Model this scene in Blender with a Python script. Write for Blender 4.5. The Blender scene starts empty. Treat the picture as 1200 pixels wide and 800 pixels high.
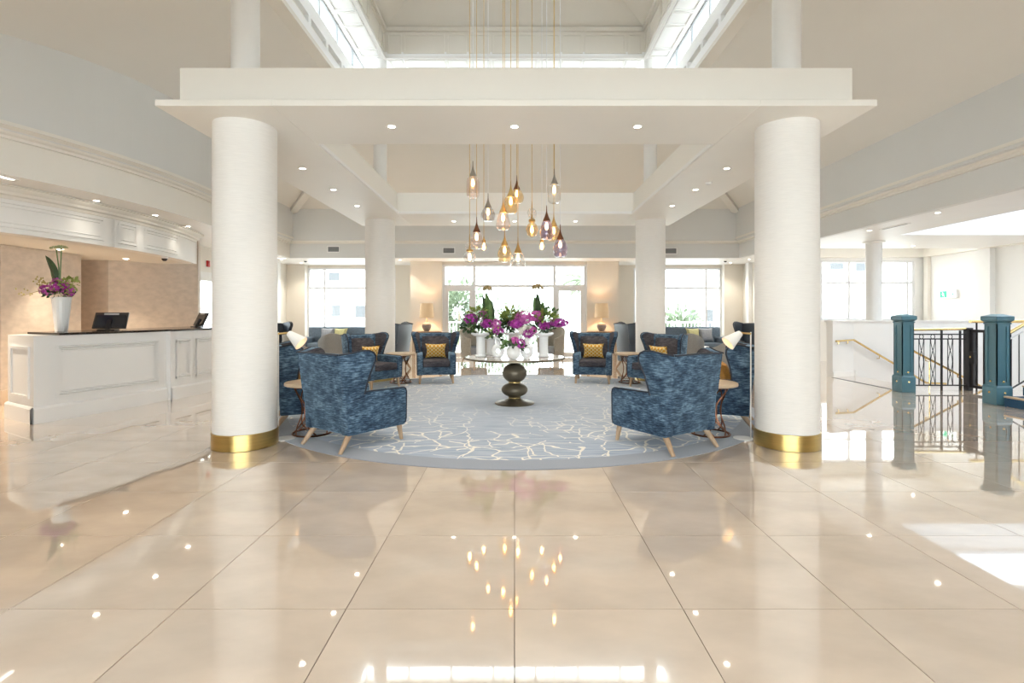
import bpy, bmesh, math, random
from math import pi, sin, cos, radians, sqrt, atan2
from mathutils import Vector, Matrix
random.seed(7)
S = bpy.context.scene
COL = S.collection

# ------------------------------------------------------------------ camera
CAMH = 1.4
cd = bpy.data.cameras.new('camera')
cd.sensor_fit = 'HORIZONTAL'; cd.sensor_width = 36.0
cd.lens = 36.0 * 598 / 1200
cd.shift_x = -3.0 / 1200; cd.shift_y = -32.0 / 1200
cd.clip_end = 300
cam = bpy.data.objects.new('camera', cd); COL.objects.link(cam)
cam.location = (0, 0, CAMH); cam.rotation_euler = (pi / 2, 0, 0)
S.camera = cam

# ------------------------------------------------------------------ sky, sun, exposure
w = bpy.data.worlds.new('overcast_sky'); S.world = w; w.use_nodes = True
bg = w.node_tree.nodes['Background']
bg.inputs[0].default_value = (0.88, 0.945, 1.0, 1); bg.inputs[1].default_value = 4.6
S.view_settings.view_transform = 'Standard'; S.view_settings.look = 'None'
S.view_settings.gamma = 1.0; S.view_settings.use_curve_mapping = False
S.view_settings.exposure = 1.08
DOWN_W = 38.0          # recessed downlights, watts
try:
    cy = S.cycles
    cy.max_bounces = 10; cy.diffuse_bounces = 6; cy.glossy_bounces = 4; cy.transmission_bounces = 6
    cy.transparent_max_bounces = 16
    cy.caustics_reflective = False; cy.caustics_refractive = False
    cy.sample_clamp_indirect = 6.0; cy.use_denoising = True
except Exception:
    pass

# ------------------------------------------------------------------ materials
def M(name, col, rough=0.5, metal=0.0, var=None, bump=None, sheen=0.0, emit=None, spec=0.5, col2=None, coat=0.0, rnd=0.0):
    """procedural principled material; var=(scale xyz, amount), bump=(scale xyz, strength)"""
    m = bpy.data.materials.new(name); m.use_nodes = True
    nt = m.node_tree; N = nt.nodes; L = nt.links
    b = N['Principled BSDF']
    b.inputs['Roughness'].default_value = rough; b.inputs['Metallic'].default_value = metal
    b.inputs['Specular IOR Level'].default_value = spec
    b.inputs['Base Color'].default_value = (*col, 1)
    if sheen: b.inputs['Sheen Weight'].default_value = sheen; b.inputs['Sheen Roughness'].default_value = 0.35
    if coat: b.inputs['Coat Weight'].default_value = coat; b.inputs['Coat Roughness'].default_value = 0.05
    if emit: b.inputs['Emission Color'].default_value = (*emit[0], 1); b.inputs['Emission Strength'].default_value = emit[1]
    if var or bump:
        tc = N.new('ShaderNodeTexCoord')
        def noise(sc, detail=4):
            mp = N.new('ShaderNodeMapping'); mp.inputs['Scale'].default_value = sc
            L.new(tc.outputs['Object'], mp.inputs[0])
            n = N.new('ShaderNodeTexNoise'); n.inputs['Scale'].default_value = 1.0; n.inputs['Detail'].default_value = detail
            L.new(mp.outputs[0], n.inputs['Vector']); return n.outputs[0]
        if var:
            c2 = col2 or tuple(max(0, c * (1 - var[1])) for c in col)
            r = N.new('ShaderNodeValToRGB')
            r.color_ramp.elements[0].position = 0.33; r.color_ramp.elements[1].position = 0.67
            r.color_ramp.elements[0].color = (*c2, 1); r.color_ramp.elements[1].color = (*col, 1)
            L.new(noise(var[0]), r.inputs[0])
            out = r.outputs[0]
            if rnd:
                oi = N.new('ShaderNodeObjectInfo'); mr = N.new('ShaderNodeMapRange')
                mr.inputs['To Min'].default_value = 1 - rnd; mr.inputs['To Max'].default_value = 1 + rnd
                L.new(oi.outputs['Random'], mr.inputs[0])
                mx = N.new('ShaderNodeMix'); mx.data_type = 'RGBA'; mx.blend_type = 'MULTIPLY'; mx.inputs[0].default_value = 1
                L.new(out, mx.inputs[6]); L.new(mr.outputs[0], mx.inputs[7]); out = mx.outputs[2]
            L.new(out, b.inputs['Base Color'])
        if bump:
            bp = N.new('ShaderNodeBump'); bp.inputs['Strength'].default_value = bump[1]; bp.inputs['Distance'].default_value = 0.01
            L.new(noise(bump[0]), bp.inputs['Height']); L.new(bp.outputs[0], b.inputs['Normal'])
    return m

def glassmat(name, tint, refl=0.08, edge=0.5):
    m = bpy.data.materials.new(name); m.use_nodes = True
    nt = m.node_tree; N = nt.nodes; L = nt.links
    N.remove(N['Principled BSDF']); out = N['Material Output']
    t = N.new('ShaderNodeBsdfTransparent'); t.inputs[0].default_value = (*tint, 1)
    g = N.new('ShaderNodeBsdfGlossy'); g.inputs['Roughness'].default_value = 0.03
    lw = N.new('ShaderNodeLayerWeight'); lw.inputs['Blend'].default_value = 0.35
    mr = N.new('ShaderNodeMapRange'); mr.inputs['To Min'].default_value = refl; mr.inputs['To Max'].default_value = edge
    L.new(lw.outputs['Facing'], mr.inputs[0])
    mx = N.new('ShaderNodeMixShader'); L.new(mr.outputs[0], mx.inputs[0]); L.new(t.outputs[0], mx.inputs[1]); L.new(g.outputs[0], mx.inputs[2])
    L.new(mx.outputs[0], out.inputs['Surface']); return m

WHITE = M('white_paint', (0.83, 0.82, 0.80), 0.45, var=((3, 3, 3), 0.02))
LANTLIT = M('lantern_white_sunlit', (0.90, 0.90, 0.90), 0.4)  # lighter copy of the white paint, sunlit brightness put into the colour
CREAM = M('cream_paint', (0.79, 0.755, 0.69), 0.5, var=((2, 2, 2), 0.02))
CEIL = M('ceiling_paint', (0.775, 0.75, 0.70), 0.7, var=((1, 1, 1), 0.02))
GREY = M('grey_paint', (0.69, 0.685, 0.665), 0.65, var=((1, 1, 1), 0.02))
FARW = M('stone_paint', (0.72, 0.665, 0.585), 0.6, var=((2, 2, 2), 0.03))
CANOPY = M('canopy_paint', (0.82, 0.79, 0.73), 0.5, var=((2, 2, 2), 0.015))
PAPER = M('grasscloth', (0.86, 0.84, 0.805), 0.7, var=((9, 9, 190), 0.06), bump=((9, 9, 220), 0.10))
WALLP = M('wallpaper', (0.62, 0.53, 0.45), 0.6, var=((7, 7, 12), 0.16), bump=((60, 60, 60), 0.1))
BRASS = M('brushed_brass', (0.62, 0.45, 0.17), 0.28, 1.0, var=((2, 2, 90), 0.15))
GOLD = M('polished_brass', (0.72, 0.53, 0.24), 0.22, 1.0)
TILE = M('marble_tile', (0.82, 0.675, 0.545), 0.04, var=((1.8, 3.2, 1.8), 0.17), rnd=0.05, spec=1.0, coat=1.0)
TILE.node_tree.nodes['Principled BSDF'].inputs['Coat IOR'].default_value = 1.62
TILE.node_tree.nodes['Principled BSDF'].inputs['Coat Roughness'].default_value = 0.02
GROUT = M('grout', (0.26, 0.20, 0.16), 0.8)
DESK = M('desk_paint', (0.80, 0.80, 0.80), 0.4)
GRAN = M('black_granite', (0.03, 0.022, 0.02), 0.12, var=((60, 60, 60), 0.5))
BLACK = M('black_plastic', (0.015, 0.015, 0.018), 0.3)
IRON = M('black_iron', (0.02, 0.02, 0.024), 0.4)
SCREEN = M('dark_screen', (0.02, 0.023, 0.03), 0.08)
TEAL = M('teal_paint', (0.085, 0.20, 0.26), 0.35, var=((4, 4, 4), 0.06))
def velvet(name, dark, mid, lite, sheen=0.6):
    m = bpy.data.materials.new(name); m.use_nodes = True
    nt = m.node_tree; N = nt.nodes; L = nt.links; b = N['Principled BSDF']
    b.inputs['Roughness'].default_value = 0.75; b.inputs['Specular IOR Level'].default_value = 0.2
    b.inputs['Sheen Weight'].default_value = sheen; b.inputs['Sheen Roughness'].default_value = 0.4; b.inputs['Sheen Tint'].default_value = (*[min(1, x * 2.2) for x in lite], 1)
    tc = N.new('ShaderNodeTexCoord')
    def nz(sc, det):
        mp = N.new('ShaderNodeMapping'); mp.inputs['Scale'].default_value = sc; L.new(tc.outputs['Object'], mp.inputs[0])
        n = N.new('ShaderNodeTexNoise'); n.inputs['Scale'].default_value = 1; n.inputs['Detail'].default_value = det; n.inputs['Roughness'].default_value = .65; L.new(mp.outputs[0], n.inputs['Vector']); return n.outputs[0]
    mixn = N.new('ShaderNodeMath'); mixn.operation = 'MULTIPLY_ADD'; L.new(nz((14, 14, 110), 5), mixn.inputs[0]); mixn.inputs[1].default_value = .75
    sc = N.new('ShaderNodeMath'); sc.operation = 'MULTIPLY'; sc.inputs[1].default_value = .45; L.new(nz((7, 7, 9), 3), sc.inputs[0]); L.new(sc.outputs[0], mixn.inputs[2])
    r = N.new('ShaderNodeValToRGB'); e = r.color_ramp.elements
    e[0].position = .46; e[0].color = (*dark, 1); e[1].position = .76; e[1].color = (*lite, 1); k = e.new(.60); k.color = (*mid, 1)
    L.new(mixn.outputs[0], r.inputs[0]); L.new(r.outputs[0], b.inputs['Base Color'])
    bp = N.new('ShaderNodeBump'); bp.inputs['Strength'].default_value = .2; bp.inputs['Distance'].default_value = .006; L.new(mixn.outputs[0], bp.inputs['Height']); L.new(bp.outputs[0], b.inputs['Normal'])
    return m
VELVET = velvet('blue_velvet', (0.012, 0.021, 0.042), (0.045, 0.085, 0.14), (0.19, 0.30, 0.41), 0.6)
VELVIN = velvet('charcoal_velvet', (0.03, 0.03, 0.04), (0.07, 0.065, 0.075), (0.12, 0.11, 0.12), 0.3)
PIPING = M('navy_piping', (0.014, 0.02, 0.035), 0.5)
LEATHER = M('slate_leather', (0.045, 0.06, 0.085), 0.32)
WOOD = M('light_oak', (0.52, 0.36, 0.23), 0.4, var=((40, 40, 4), 0.25))
TOPW = M('table_top_oak', (0.66, 0.50, 0.34), 0.3, var=((4, 30, 4), 0.15))
COPPER = M('antique_copper', (0.22, 0.095, 0.055), 0.3, 1.0)
MUSTARD = None
GREYF = M('grey_weave', (0.40, 0.385, 0.36), 0.85, var=((90, 90, 90), 0.25), bump=((120, 120, 120), 0.3))
WICK = M('wicker', (0.50, 0.46, 0.39), 0.8, var=((40, 40, 110), 0.4), bump=((50, 50, 120), 0.5))
NAVYS = M('sofa_navy', (0.14, 0.19, 0.25), 0.8, var=((30, 30, 30), 0.2))
CUSHG = M('cushion_grey', (0.35, 0.37, 0.41), 0.85, var=((20, 20, 20), 0.15))
CUSHY = M('cushion_lime', (0.60, 0.57, 0.30), 0.85, var=((14, 14, 14), 0.2))
CUSHO = M('cushion_ochre', (0.55, 0.27, 0.06), 0.85, var=((14, 14, 14), 0.25))
STONEP = M('pedestal_bronze', (0.20, 0.165, 0.115), 0.38, 0.55, var=((4, 4, 4), 0.35))
MARBT = M('table_top_marble', (0.66, 0.62, 0.57), 0.08, var=((5, 9, 5), 0.2))
CER = M('white_ceramic', (0.86, 0.87, 0.88), 0.12)
CERG = M('stone_ceramic', (0.33, 0.28, 0.25), 0.45, var=((30, 30, 30), 0.25))
PURPLE = M('orchid_purple', (0.56, 0.06, 0.46), 0.5, var=((30, 30, 30), 0.35), col2=(0.34, 0.02, 0.30))
PINK = M('orchid_pink', (0.72, 0.18, 0.52), 0.5, var=((30, 30, 30), 0.25), col2=(0.55, 0.08, 0.42))
IVORY = M('petal_white', (0.85, 0.84, 0.78), 0.5)
LEAF = M('leaf_green', (0.13, 0.24, 0.07), 0.4, var=((20, 20, 20), 0.4))
LEAFD = M('leaf_dark', (0.045, 0.09, 0.035), 0.35, var=((20, 20, 20), 0.4))
LEAFY = M('leaf_lime', (0.34, 0.42, 0.10), 0.45, var=((20, 20, 20), 0.4))
TWIG = M('twig', (0.30, 0.24, 0.10), 0.7)
SHADE = M('lamp_shade', (0.55, 0.42, 0.27), 0.8, emit=((1.0, 0.66, 0.36), 0.12))
GLOW = M('warm_bulb', (1, 0.8, 0.5), 0.5, emit=((1.0, 0.56, 0.20), 9.0))
DLENS = M('downlight_lens', (1, 0.95, 0.85), 0.5, emit=((1.0, 0.90, 0.74), 16.0))
DIFFU = M('lamp_diffuser', (1, 1, 1), 0.5, emit=((1.0, 0.97, 0.92), 2.0))
GLASS = glassmat('window_glass', (0.97, 0.99, 0.98), 0.03, 0.35)
GROOF = glassmat('rooflight_glass', (0.62, 0.64, 0.66), 0.03, 0.35)
GCLEAR = glassmat('clear_glass', (0.985, 0.975, 0.96), 0.07, 0.7)
GAMBER = glassmat('amber_glass', (0.99, 0.84, 0.60), 0.06, 0.55)
GSMOKE = glassmat('smoked_glass', (0.80, 0.78, 0.77), 0.07, 0.65)
GPLUM = glassmat('plum_glass', (0.70, 0.62, 0.76), 0.07, 0.65)
GROSE = glassmat('rose_glass', (0.99, 0.90, 0.86), 0.07, 0.6)
FRAME = M('window_frame', (0.74, 0.74, 0.75), 0.4)
STAIRB = M('stair_carpet', (0.03, 0.10, 0.20), 0.9, var=((60, 60, 60), 0.3))
NOSING = M('stair_nosing', (0.55, 0.42, 0.28), 0.4)
VENTD = M('vent_dark', (0.16, 0.16, 0.16), 0.6)
REDP = M('alarm_red', (0.5, 0.02, 0.02), 0.35)
GREENL = M('exit_green', (0.05, 0.55, 0.32), 0.5, emit=((0.02, 0.60, 0.22), 0.12))
WHITEL = M('exit_white', (0.9, 0.95, 0.92), 0.5, emit=((0.9, 1.0, 0.95), 0.7))
RENDER_ = M('pale_render', (0.86, 0.85, 0.83), 0.8)
PAVE = M('terrace_paving', (0.66, 0.65, 0.63), 0.8, var=((2, 2, 2), 0.1))
BUSH = M('garden_leaf', (0.20, 0.26, 0.16), 0.6, var=((6, 6, 6), 0.4))
TRUNK = M('trunk_bark', (0.35, 0.28, 0.2), 0.8)
WINDK = M('far_window_glass', (0.115, 0.12, 0.125), 0.5, spec=0.1)

def pattern_mat():
    m = bpy.data.materials.new('mustard_pattern'); m.use_nodes = True
    nt = m.node_tree; N = nt.nodes; L = nt.links; b = N['Principled BSDF']; b.inputs['Roughness'].default_value = 0.8
    tc = N.new('ShaderNodeTexCoord'); sx = N.new('ShaderNodeSeparateXYZ'); L.new(tc.outputs['Object'], sx.inputs[0])
    def mth(op, a, b_=None, v=None):
        n = N.new('ShaderNodeMath'); n.operation = op
        L.new(a, n.inputs[0])
        if b_ is not None: L.new(b_, n.inputs[1])
        elif v is not None: n.inputs[1].default_value = v
        return n.outputs[0]
    a = mth('MULTIPLY', sx.outputs[0], v=40.0)
    z = mth('MULTIPLY', sx.outputs[2], v=42.0)
    s1 = mth('MULTIPLY', mth('SINE', z), v=1.25)
    u = mth('MAXIMUM', mth('ABSOLUTE', mth('SINE', mth('ADD', a, s1))), mth('ABSOLUTE', mth('SINE', mth('SUBTRACT', a, s1))))
    r = N.new('ShaderNodeValToRGB'); r.color_ramp.elements[0].position = 0.90; r.color_ramp.elements[1].position = 0.97
    r.color_ramp.elements[0].color = (0.66, 0.32, 0.015, 1); r.color_ramp.elements[1].color = (0.80, 0.66, 0.34, 1)
    L.new(mth('ABSOLUTE', u), r.inputs[0]); L.new(r.outputs[0], b.inputs['Base Color']); return m
MUSTARD = pattern_mat()

def carpet_mat():
    m = bpy.data.materials.new('branch_carpet'); m.use_nodes = True
    nt = m.node_tree; N = nt.nodes; L = nt.links; b = N['Principled BSDF']
    b.inputs['Roughness'].default_value = 0.95; b.inputs['Specular IOR Level'].default_value = 0.15
    b.inputs['Sheen Weight'].default_value = 0.5; b.inputs['Sheen Roughness'].default_value = 0.5
    tc = N.new('ShaderNodeTexCoord')
    def nz(scale, detail=3, vec=None):
        n = N.new('ShaderNodeTexNoise'); n.inputs['Scale'].default_value = scale; n.inputs['Detail'].default_value = detail
        L.new(vec or tc.outputs['Object'], n.inputs['Vector']); return n
    def mp(sc):
        q = N.new('ShaderNodeMapping'); q.inputs['Scale'].default_value = sc; L.new(tc.outputs['Object'], q.inputs[0]); return q.outputs[0]
    def mth(op, a, b_=None, v=None, clamp=False):
        n = N.new('ShaderNodeMath'); n.operation = op; n.use_clamp = clamp
        L.new(a, n.inputs[0])
        if b_ is not None: L.new(b_, n.inputs[1])
        elif v is not None: n.inputs[1].default_value = v
        return n.outputs[0]
    wob = nz(2.6, 2)
    vm = N.new('ShaderNodeVectorMath'); vm.operation = 'MULTIPLY_ADD'
    L.new(wob.outputs['Color'], vm.inputs[0]); vm.inputs[1].default_value = (0.34, 0.34, 0); L.new(tc.outputs['Object'], vm.inputs[2])
    def lines(sc, width, off):
        q = N.new('ShaderNodeMapping'); q.inputs['Scale'].default_value = sc; q.inputs['Location'].default_value = off
        L.new(vm.outputs[0], q.inputs[0])
        v = N.new('ShaderNodeTexVoronoi'); v.voronoi_dimensions = '2D'; v.feature = 'DISTANCE_TO_EDGE'; v.inputs['Scale'].default_value = 1.0
        L.new(q.outputs[0], v.inputs['Vector'])
        r = N.new('ShaderNodeMapRange'); r.inputs['From Min'].default_value = width; r.inputs['From Max'].default_value = width * 0.6
        r.clamp = True; L.new(v.outputs['Distance'], r.inputs[0]); return r.outputs[0]
    l1 = lines((2.6, 3.7, 1), 0.038, (0, 0, 0)); l2 = lines((3.5, 2.8, 1), 0.040, (3.3, 1.7, 0))
    k1 = mth('GREATER_THAN', nz(1.3, 1, mp((1, 1, 1))).outputs[0], v=0.44)
    k2 = mth('GREATER_THAN', nz(1.6, 1, mp((1.2, 0.8, 1))).outputs[0], v=0.47)
    la = mth('MAXIMUM', mth('MULTIPLY', l1, k1), mth('MULTIPLY', l2, k2))
    ln = N.new('ShaderNodeVectorMath'); ln.operation = 'LENGTH'; L.new(tc.outputs['Object'], ln.inputs[0])
    fd = N.new('ShaderNodeMapRange'); fd.inputs['From Min'].default_value = 0.6; fd.inputs['From Max'].default_value = 2.7
    fd.inputs['To Min'].default_value = 0.10; fd.inputs['To Max'].default_value = 1.0; L.new(ln.outputs['Value'], fd.inputs[0])
    edge = mth('LESS_THAN', ln.outputs['Value'], v=3.32)
    fac = mth('MULTIPLY', mth('MULTIPLY', la, fd.outputs[0]), edge)
    base = N.new('ShaderNodeValToRGB'); base.color_ramp.elements[0].position = 0.35; base.color_ramp.elements[1].position = 0.65
    base.color_ramp.elements[0].color = (0.245, 0.305, 0.405, 1); base.color_ramp.elements[1].color = (0.41, 0.455, 0.53, 1)
    L.new(nz(1.0, 5, mp((2.5, 26, 1))).outputs[0], base.inputs[0])
    brd = N.new('ShaderNodeMix'); brd.data_type = 'RGBA'; L.new(edge, brd.inputs[0]); brd.inputs[6].default_value = (0.27, 0.29, 0.335, 1); L.new(base.outputs[0], brd.inputs[7])
    mx = N.new('ShaderNodeMix'); mx.data_type = 'RGBA'; L.new(fac, mx.inputs[0]); L.new(brd.outputs[2], mx.inputs[6]); mx.inputs[7].default_value = (0.80, 0.75, 0.66, 1)
    L.new(mx.outputs[2], b.inputs['Base Color'])
    bp = N.new('ShaderNodeBump'); bp.inputs['Strength'].default_value = 0.3; bp.inputs['Distance'].default_value = 0.004
    L.new(nz(260, 2).outputs[0], bp.inputs['Height']); L.new(bp.outputs[0], b.inputs['Normal'])
    return m
CARPET = carpet_mat()

# ------------------------------------------------------------------ mesh helpers
class MB:
    def __init__(s): s.v = []; s.f = []
    def add(s, vs, fs):
        o = len(s.v); s.v += [tuple(p) for p in vs]; s.f += [tuple(i + o for i in f) for f in fs]; return s
    def hexa(s, p):      # bottom 4 ccw, top 4 ccw
        return s.add(p, [(3, 2, 1, 0), (4, 5, 6, 7), (0, 1, 5, 4), (1, 2, 6, 5), (2, 3, 7, 6), (3, 0, 4, 7)])
    def box(s, x0, x1, y0, y1, z0, z1):
        return s.hexa([(x0, y0, z0), (x1, y0, z0), (x1, y1, z0), (x0, y1, z0), (x0, y0, z1), (x1, y0, z1), (x1, y1, z1), (x0, y1, z1)])
    def taper(s, a, b, ra, rb, n=10):
        a = Vector(a); b = Vector(b); d = (b - a).normalized()
        u = d.cross(Vector((0, 0, 1)) if abs(d.z) < 0.95 else Vector((1, 0, 0))).normalized(); q = d.cross(u)
        vs = []
        for c, r in ((a, ra), (b, rb)):
            for i in range(n):
                t = 2 * pi * (i + 0.5) / n; vs.append(c + u * r * cos(t) + q * r * sin(t))
        fs = [(i, (i + 1) % n, n + (i + 1) % n, n + i) for i in range(n)] + [tuple(range(n - 1, -1, -1)), tuple(range(n, 2 * n))]
        return s.add(vs, fs)
    def tube(s, pts, r, n=6, closed=False):
        pts = [Vector(p) for p in pts]; m = len(pts); vs = []; up = None
        for i, p in enumerate(pts):
            if closed: d = pts[(i + 1) % m] - pts[i - 1]
            else: d = pts[min(i + 1, m - 1)] - pts[max(i - 1, 0)]
            d.normalize()
            if up is None: up = d.cross(Vector((0, 0, 1)) if abs(d.z) < 0.9 else Vector((1, 0, 0))).normalized()
            up = (up - d * up.dot(d)).normalized(); q = d.cross(up)
            for k in range(n):
                t = 2 * pi * k / n; vs.append(p + up * r * cos(t) + q * r * sin(t))
        fs = []
        for i in range(m if closed else m - 1):
            j = (i + 1) % m
            for k in range(n): fs.append((i * n + k, i * n + (k + 1) % n, j * n + (k + 1) % n, j * n + k))
        if not closed: fs += [tuple(range(n - 1, -1, -1)), tuple(range((m - 1) * n, m * n))]
        return s.add(vs, fs)
    def lathe(s, prof, n=24, c=(0, 0), caps=True):
        vs = []
        for r, z in prof:
            for k in range(n): t = 2 * pi * k / n; vs.append((c[0] + r * cos(t), c[1] + r * sin(t), z))
        fs = []; m = len(prof)
        for i in range(m - 1):
            for k in range(n): fs.append((i * n + k, i * n + (k + 1) % n, (i + 1) * n + (k + 1) % n, (i + 1) * n + k))
        if caps:
            if prof[0][0] > 1e-4: fs.append(tuple(range(n - 1, -1, -1)))
            if prof[-1][0] > 1e-4: fs.append(tuple(range((m - 1) * n, m * n)))
        return s.add(vs, fs)
    def prism(s, poly, fn0, fn1):   # polygon points -> two mapped copies joined
        n = len(poly); vs = [fn0(*p) for p in poly] + [fn1(*p) for p in poly]
        fs = [tuple(range(n - 1, -1, -1)), tuple(range(n, 2 * n))] + [(i, (i + 1) % n, n + (i + 1) % n, n + i) for i in range(n)]
        return s.add(vs, fs)
    def slab(s, poly, z0, z1): return s.prism(poly, lambda x, y: (x, y, z0), lambda x, y: (x, y, z1))
    def sweep(s, path, prof, sign=1, closed=False):   # prof: (d towards room, z)
        n = len(path); m = len(prof); vs = []
        for i, p in enumerate(path):
            a = Vector(path[max(i - 1, 0)]); b = Vector(path[min(i + 1, n - 1)])
            if closed: a = Vector(path[i - 1]); b = Vector(path[(i + 1) % n])
            d = (b - a).normalized(); nx, ny = d.y * sign, -d.x * sign
            for q, z in prof: vs.append((p[0] + nx * q, p[1] + ny * q, z))
        fs = [(i * m + k, ((i + 1) % n) * m + k, ((i + 1) % n) * m + k + 1, i * m + k + 1) for i in range(n if closed else n - 1) for k in range(m - 1)]
        return s.add(vs, fs)
    def xf(s, mat): s.v = [tuple(mat @ Vector(p)) for p in s.v]; return s
    def mesh(s, name, mat, bevel=None, smooth=True, ang=35):
        me = bpy.data.meshes.new(name); me.from_pydata(s.v, [], s.f)
        bm = bmesh.new(); bm.from_mesh(me)
        bmesh.ops.recalc_face_normals(bm, faces=bm.faces)
        if bevel:
            es = [e for e in bm.edges if len(e.link_faces) == 2 and e.calc_face_angle(0) > radians(28)]
            bmesh.ops.bevel(bm, geom=es, offset=bevel[0], segments=bevel[1], affect='EDGES', profile=0.5, clamp_overlap=True)
        bm.to_mesh(me); bm.free()
        if smooth:
            for p in me.polygons: p.use_smooth = True
            me.set_sharp_from_angle(angle=radians(ang))
        me.materials.append(mat); return me

def put(name, me, parent=None, loc=None, rot=None):
    o = bpy.data.objects.new(name, me); COL.objects.link(o)
    if parent: o.parent = parent
    if loc: o.location = loc
    if rot: o.rotation_euler = rot
    return o
def part(name, mb, mat, parent=None, bevel=None, smooth=True, ang=35, loc=None, rot=None, label=None):
    o = put(name, mb.mesh(name, mat, bevel, smooth, ang), parent, loc, rot)
    if label: o['label'] = label
    return o
def tag(o, label, cat, group=None):
    o['label'] = label; o['category'] = cat
    if group: o['group'] = group
    return o
def thing(name, label, cat, loc=(0, 0, 0), rz=0.0, group=None):
    o = bpy.data.objects.new(name, None); COL.objects.link(o)
    o.location = loc; o.rotation_euler = (0, 0, rz); o.empty_display_size = 0.1
    return tag(o, label, cat, group)
def struct(name, mb, mat, parent=None, bevel=None, smooth=False, label=None):
    o = part(name, mb, mat, parent, bevel, smooth)
    if not parent: o['kind'] = 'structure'
    if label: o['label'] = label
    return o
def stuff(o): o['kind'] = 'stuff'; return o
def copy_tree(o, loc=None, rz=None, label=None, parent=None):
    c = o.copy(); COL.objects.link(c)
    if parent: c.parent = parent
    for ch in o.children: copy_tree(ch, parent=c)
    if loc is not None: c.location = loc
    if rz is not None: c.rotation_euler = (0, 0, rz)
    if label: c['label'] = label
    return c
def face(hx, hy): return atan2(-hx, hy)
F = 598.0; PX = 603.0; PY = 368.0
def at(px, Y): return (px - PX) / F * Y
def zt(py, Y): return CAMH + (PY - py) / F * Y
# ------------------------------------------------------------------ floor
XL, XR, YF, YB = -9.4, 12.2, -4.0, 17.7
HX, HY0, HY1 = 7.75, 9.42, 11.62          # stairwell opening
mb = MB()
for (a, b_, c, d) in ((XL, HX, YF, YB), (HX, XR, YF, HY0), (HX, XR, HY1 + .08, YB)):
    mb.box(a, b_, c, d, -0.20, -0.005)
floor = struct('floor', mb, GROUT)
T = 0.8; G = 0.0022
tme = MB().box(-T / 2 + G, T / 2 - G, -T / 2 + G, T / 2 - G, -0.004, 0.0).mesh('tile', TILE, smooth=False)
rest = MB()
r = -9
while 0.825 + T * r < YB:
    y0 = 0.825 + T * r
    for k in range(-12, 16):
        x0 = k * T
        if x0 + T < XL or x0 > XR: continue
        if 0.8 <= y0 < 8.5 and max(abs(x0), abs(x0 + T)) < y0 + T + 1.0:
            o = put('tile', tme, floor, (x0 + T / 2, y0 + T / 2, 0))
        else:
            xa, xb, ya, yb = max(x0, XL), min(x0 + T, XR), max(y0, YF), min(y0 + T, YB)
            if yb <= ya: continue
            segs = [(xa, xb, ya, yb)]
            if xb > HX and yb > HY0 and ya < HY1:
                segs = []
                if xa < HX: segs.append((xa, HX, ya, yb))
                if ya < HY0: segs.append((max(xa, HX), xb, ya, HY0))
                if yb > HY1: segs.append((max(xa, HX), xb, HY1, yb))
            for (p, q, u, v) in segs: rest.box(p + G, q - G, u + G, v - G, -0.004, 0.0)
    r += 1
stuff(part('tile_paving', rest, TILE, floor, smooth=False))
struct('trim_1', MB().box(7.02, 7.05, 9.5, 11.3, 0.0, 0.006), M('dark_strip', (0.12, 0.12, 0.13), 0.4), label='dark metal strip set in the floor before the stairwell')

# ------------------------------------------------------------------ hall walls
CXL, CYL = -13.0, 8.7
def leftpath(xs, R, y0, y1, n=28):
    dx = xs - CXL; dy = sqrt(R * R - dx * dx); a = atan2(dy, dx)
    return [(xs, y0)] + [(CXL + R * cos(-a + 2 * a * i / n), CYL + R * sin(-a + 2 * a * i / n)) for i in range(n + 1)] + [(xs, y1)]
ZS, ZC0, ZC1, ZW = 3.10, 3.53, 3.69, 4.53
LP = leftpath(-6.8, 7.25, 1.0, 15.45); UP = leftpath(-6.6, 7.38, 1.25, 15.2)
CORN = [(0, ZC0), (0.05, ZC0), (0.05, 3.565), (0.10, 3.58), (0.13, 3.62), (0.19, 3.645), (0.22, 3.645), (0.22, ZC1), (0.05, 3.70)]
wl = struct('wall_left', MB().sweep(UP, [(0, 3.6), (0, 5.4)]), GREY)
part('bulkhead', MB().sweep(LP, [(0, ZS), (0, 3.6)]), CREAM, wl, smooth=True)
struct('trim_2', MB().sweep(LP, CORN), CREAM, label='long cream cornice curving along the hall above the reception')
wr = struct('wall_right', MB().box(6.6, 6.72, 1.25, 15.2, 3.6, 4.7), GREY)
part('bulkhead', MB().box(6.8, 6.92, 1.0, 15.45, ZS, 3.62), GREY, wr, smooth=False)
struct('trim_3', MB().sweep([(6.8, 1.0), (6.8, 15.45)], CORN, -1), CREAM, label='straight cream cornice along the hall above the stair side')
wb = struct('wall_back', MB().box(-6.75, 6.75, 15.2, 15.3, 3.6, 4.7), GREY)
part('bulkhead', MB().box(-6.95, 6.95, 15.45, 15.57, ZS, 3.62), GREY, wb, smooth=False)
struct('trim_4', MB().sweep([(-6.8, 15.45), (6.8, 15.45)], CORN), CREAM, label='cream cornice across the far end of the hall')
wf = struct('wall_front', MB().box(-6.75, 6.75, 1.15, 1.25, 3.6, 4.7), GREY)
part('bulkhead', MB().box(-6.95, 6.95, 0.88, 1.0, ZS, 3.62), GREY, wf, smooth=False)

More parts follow.
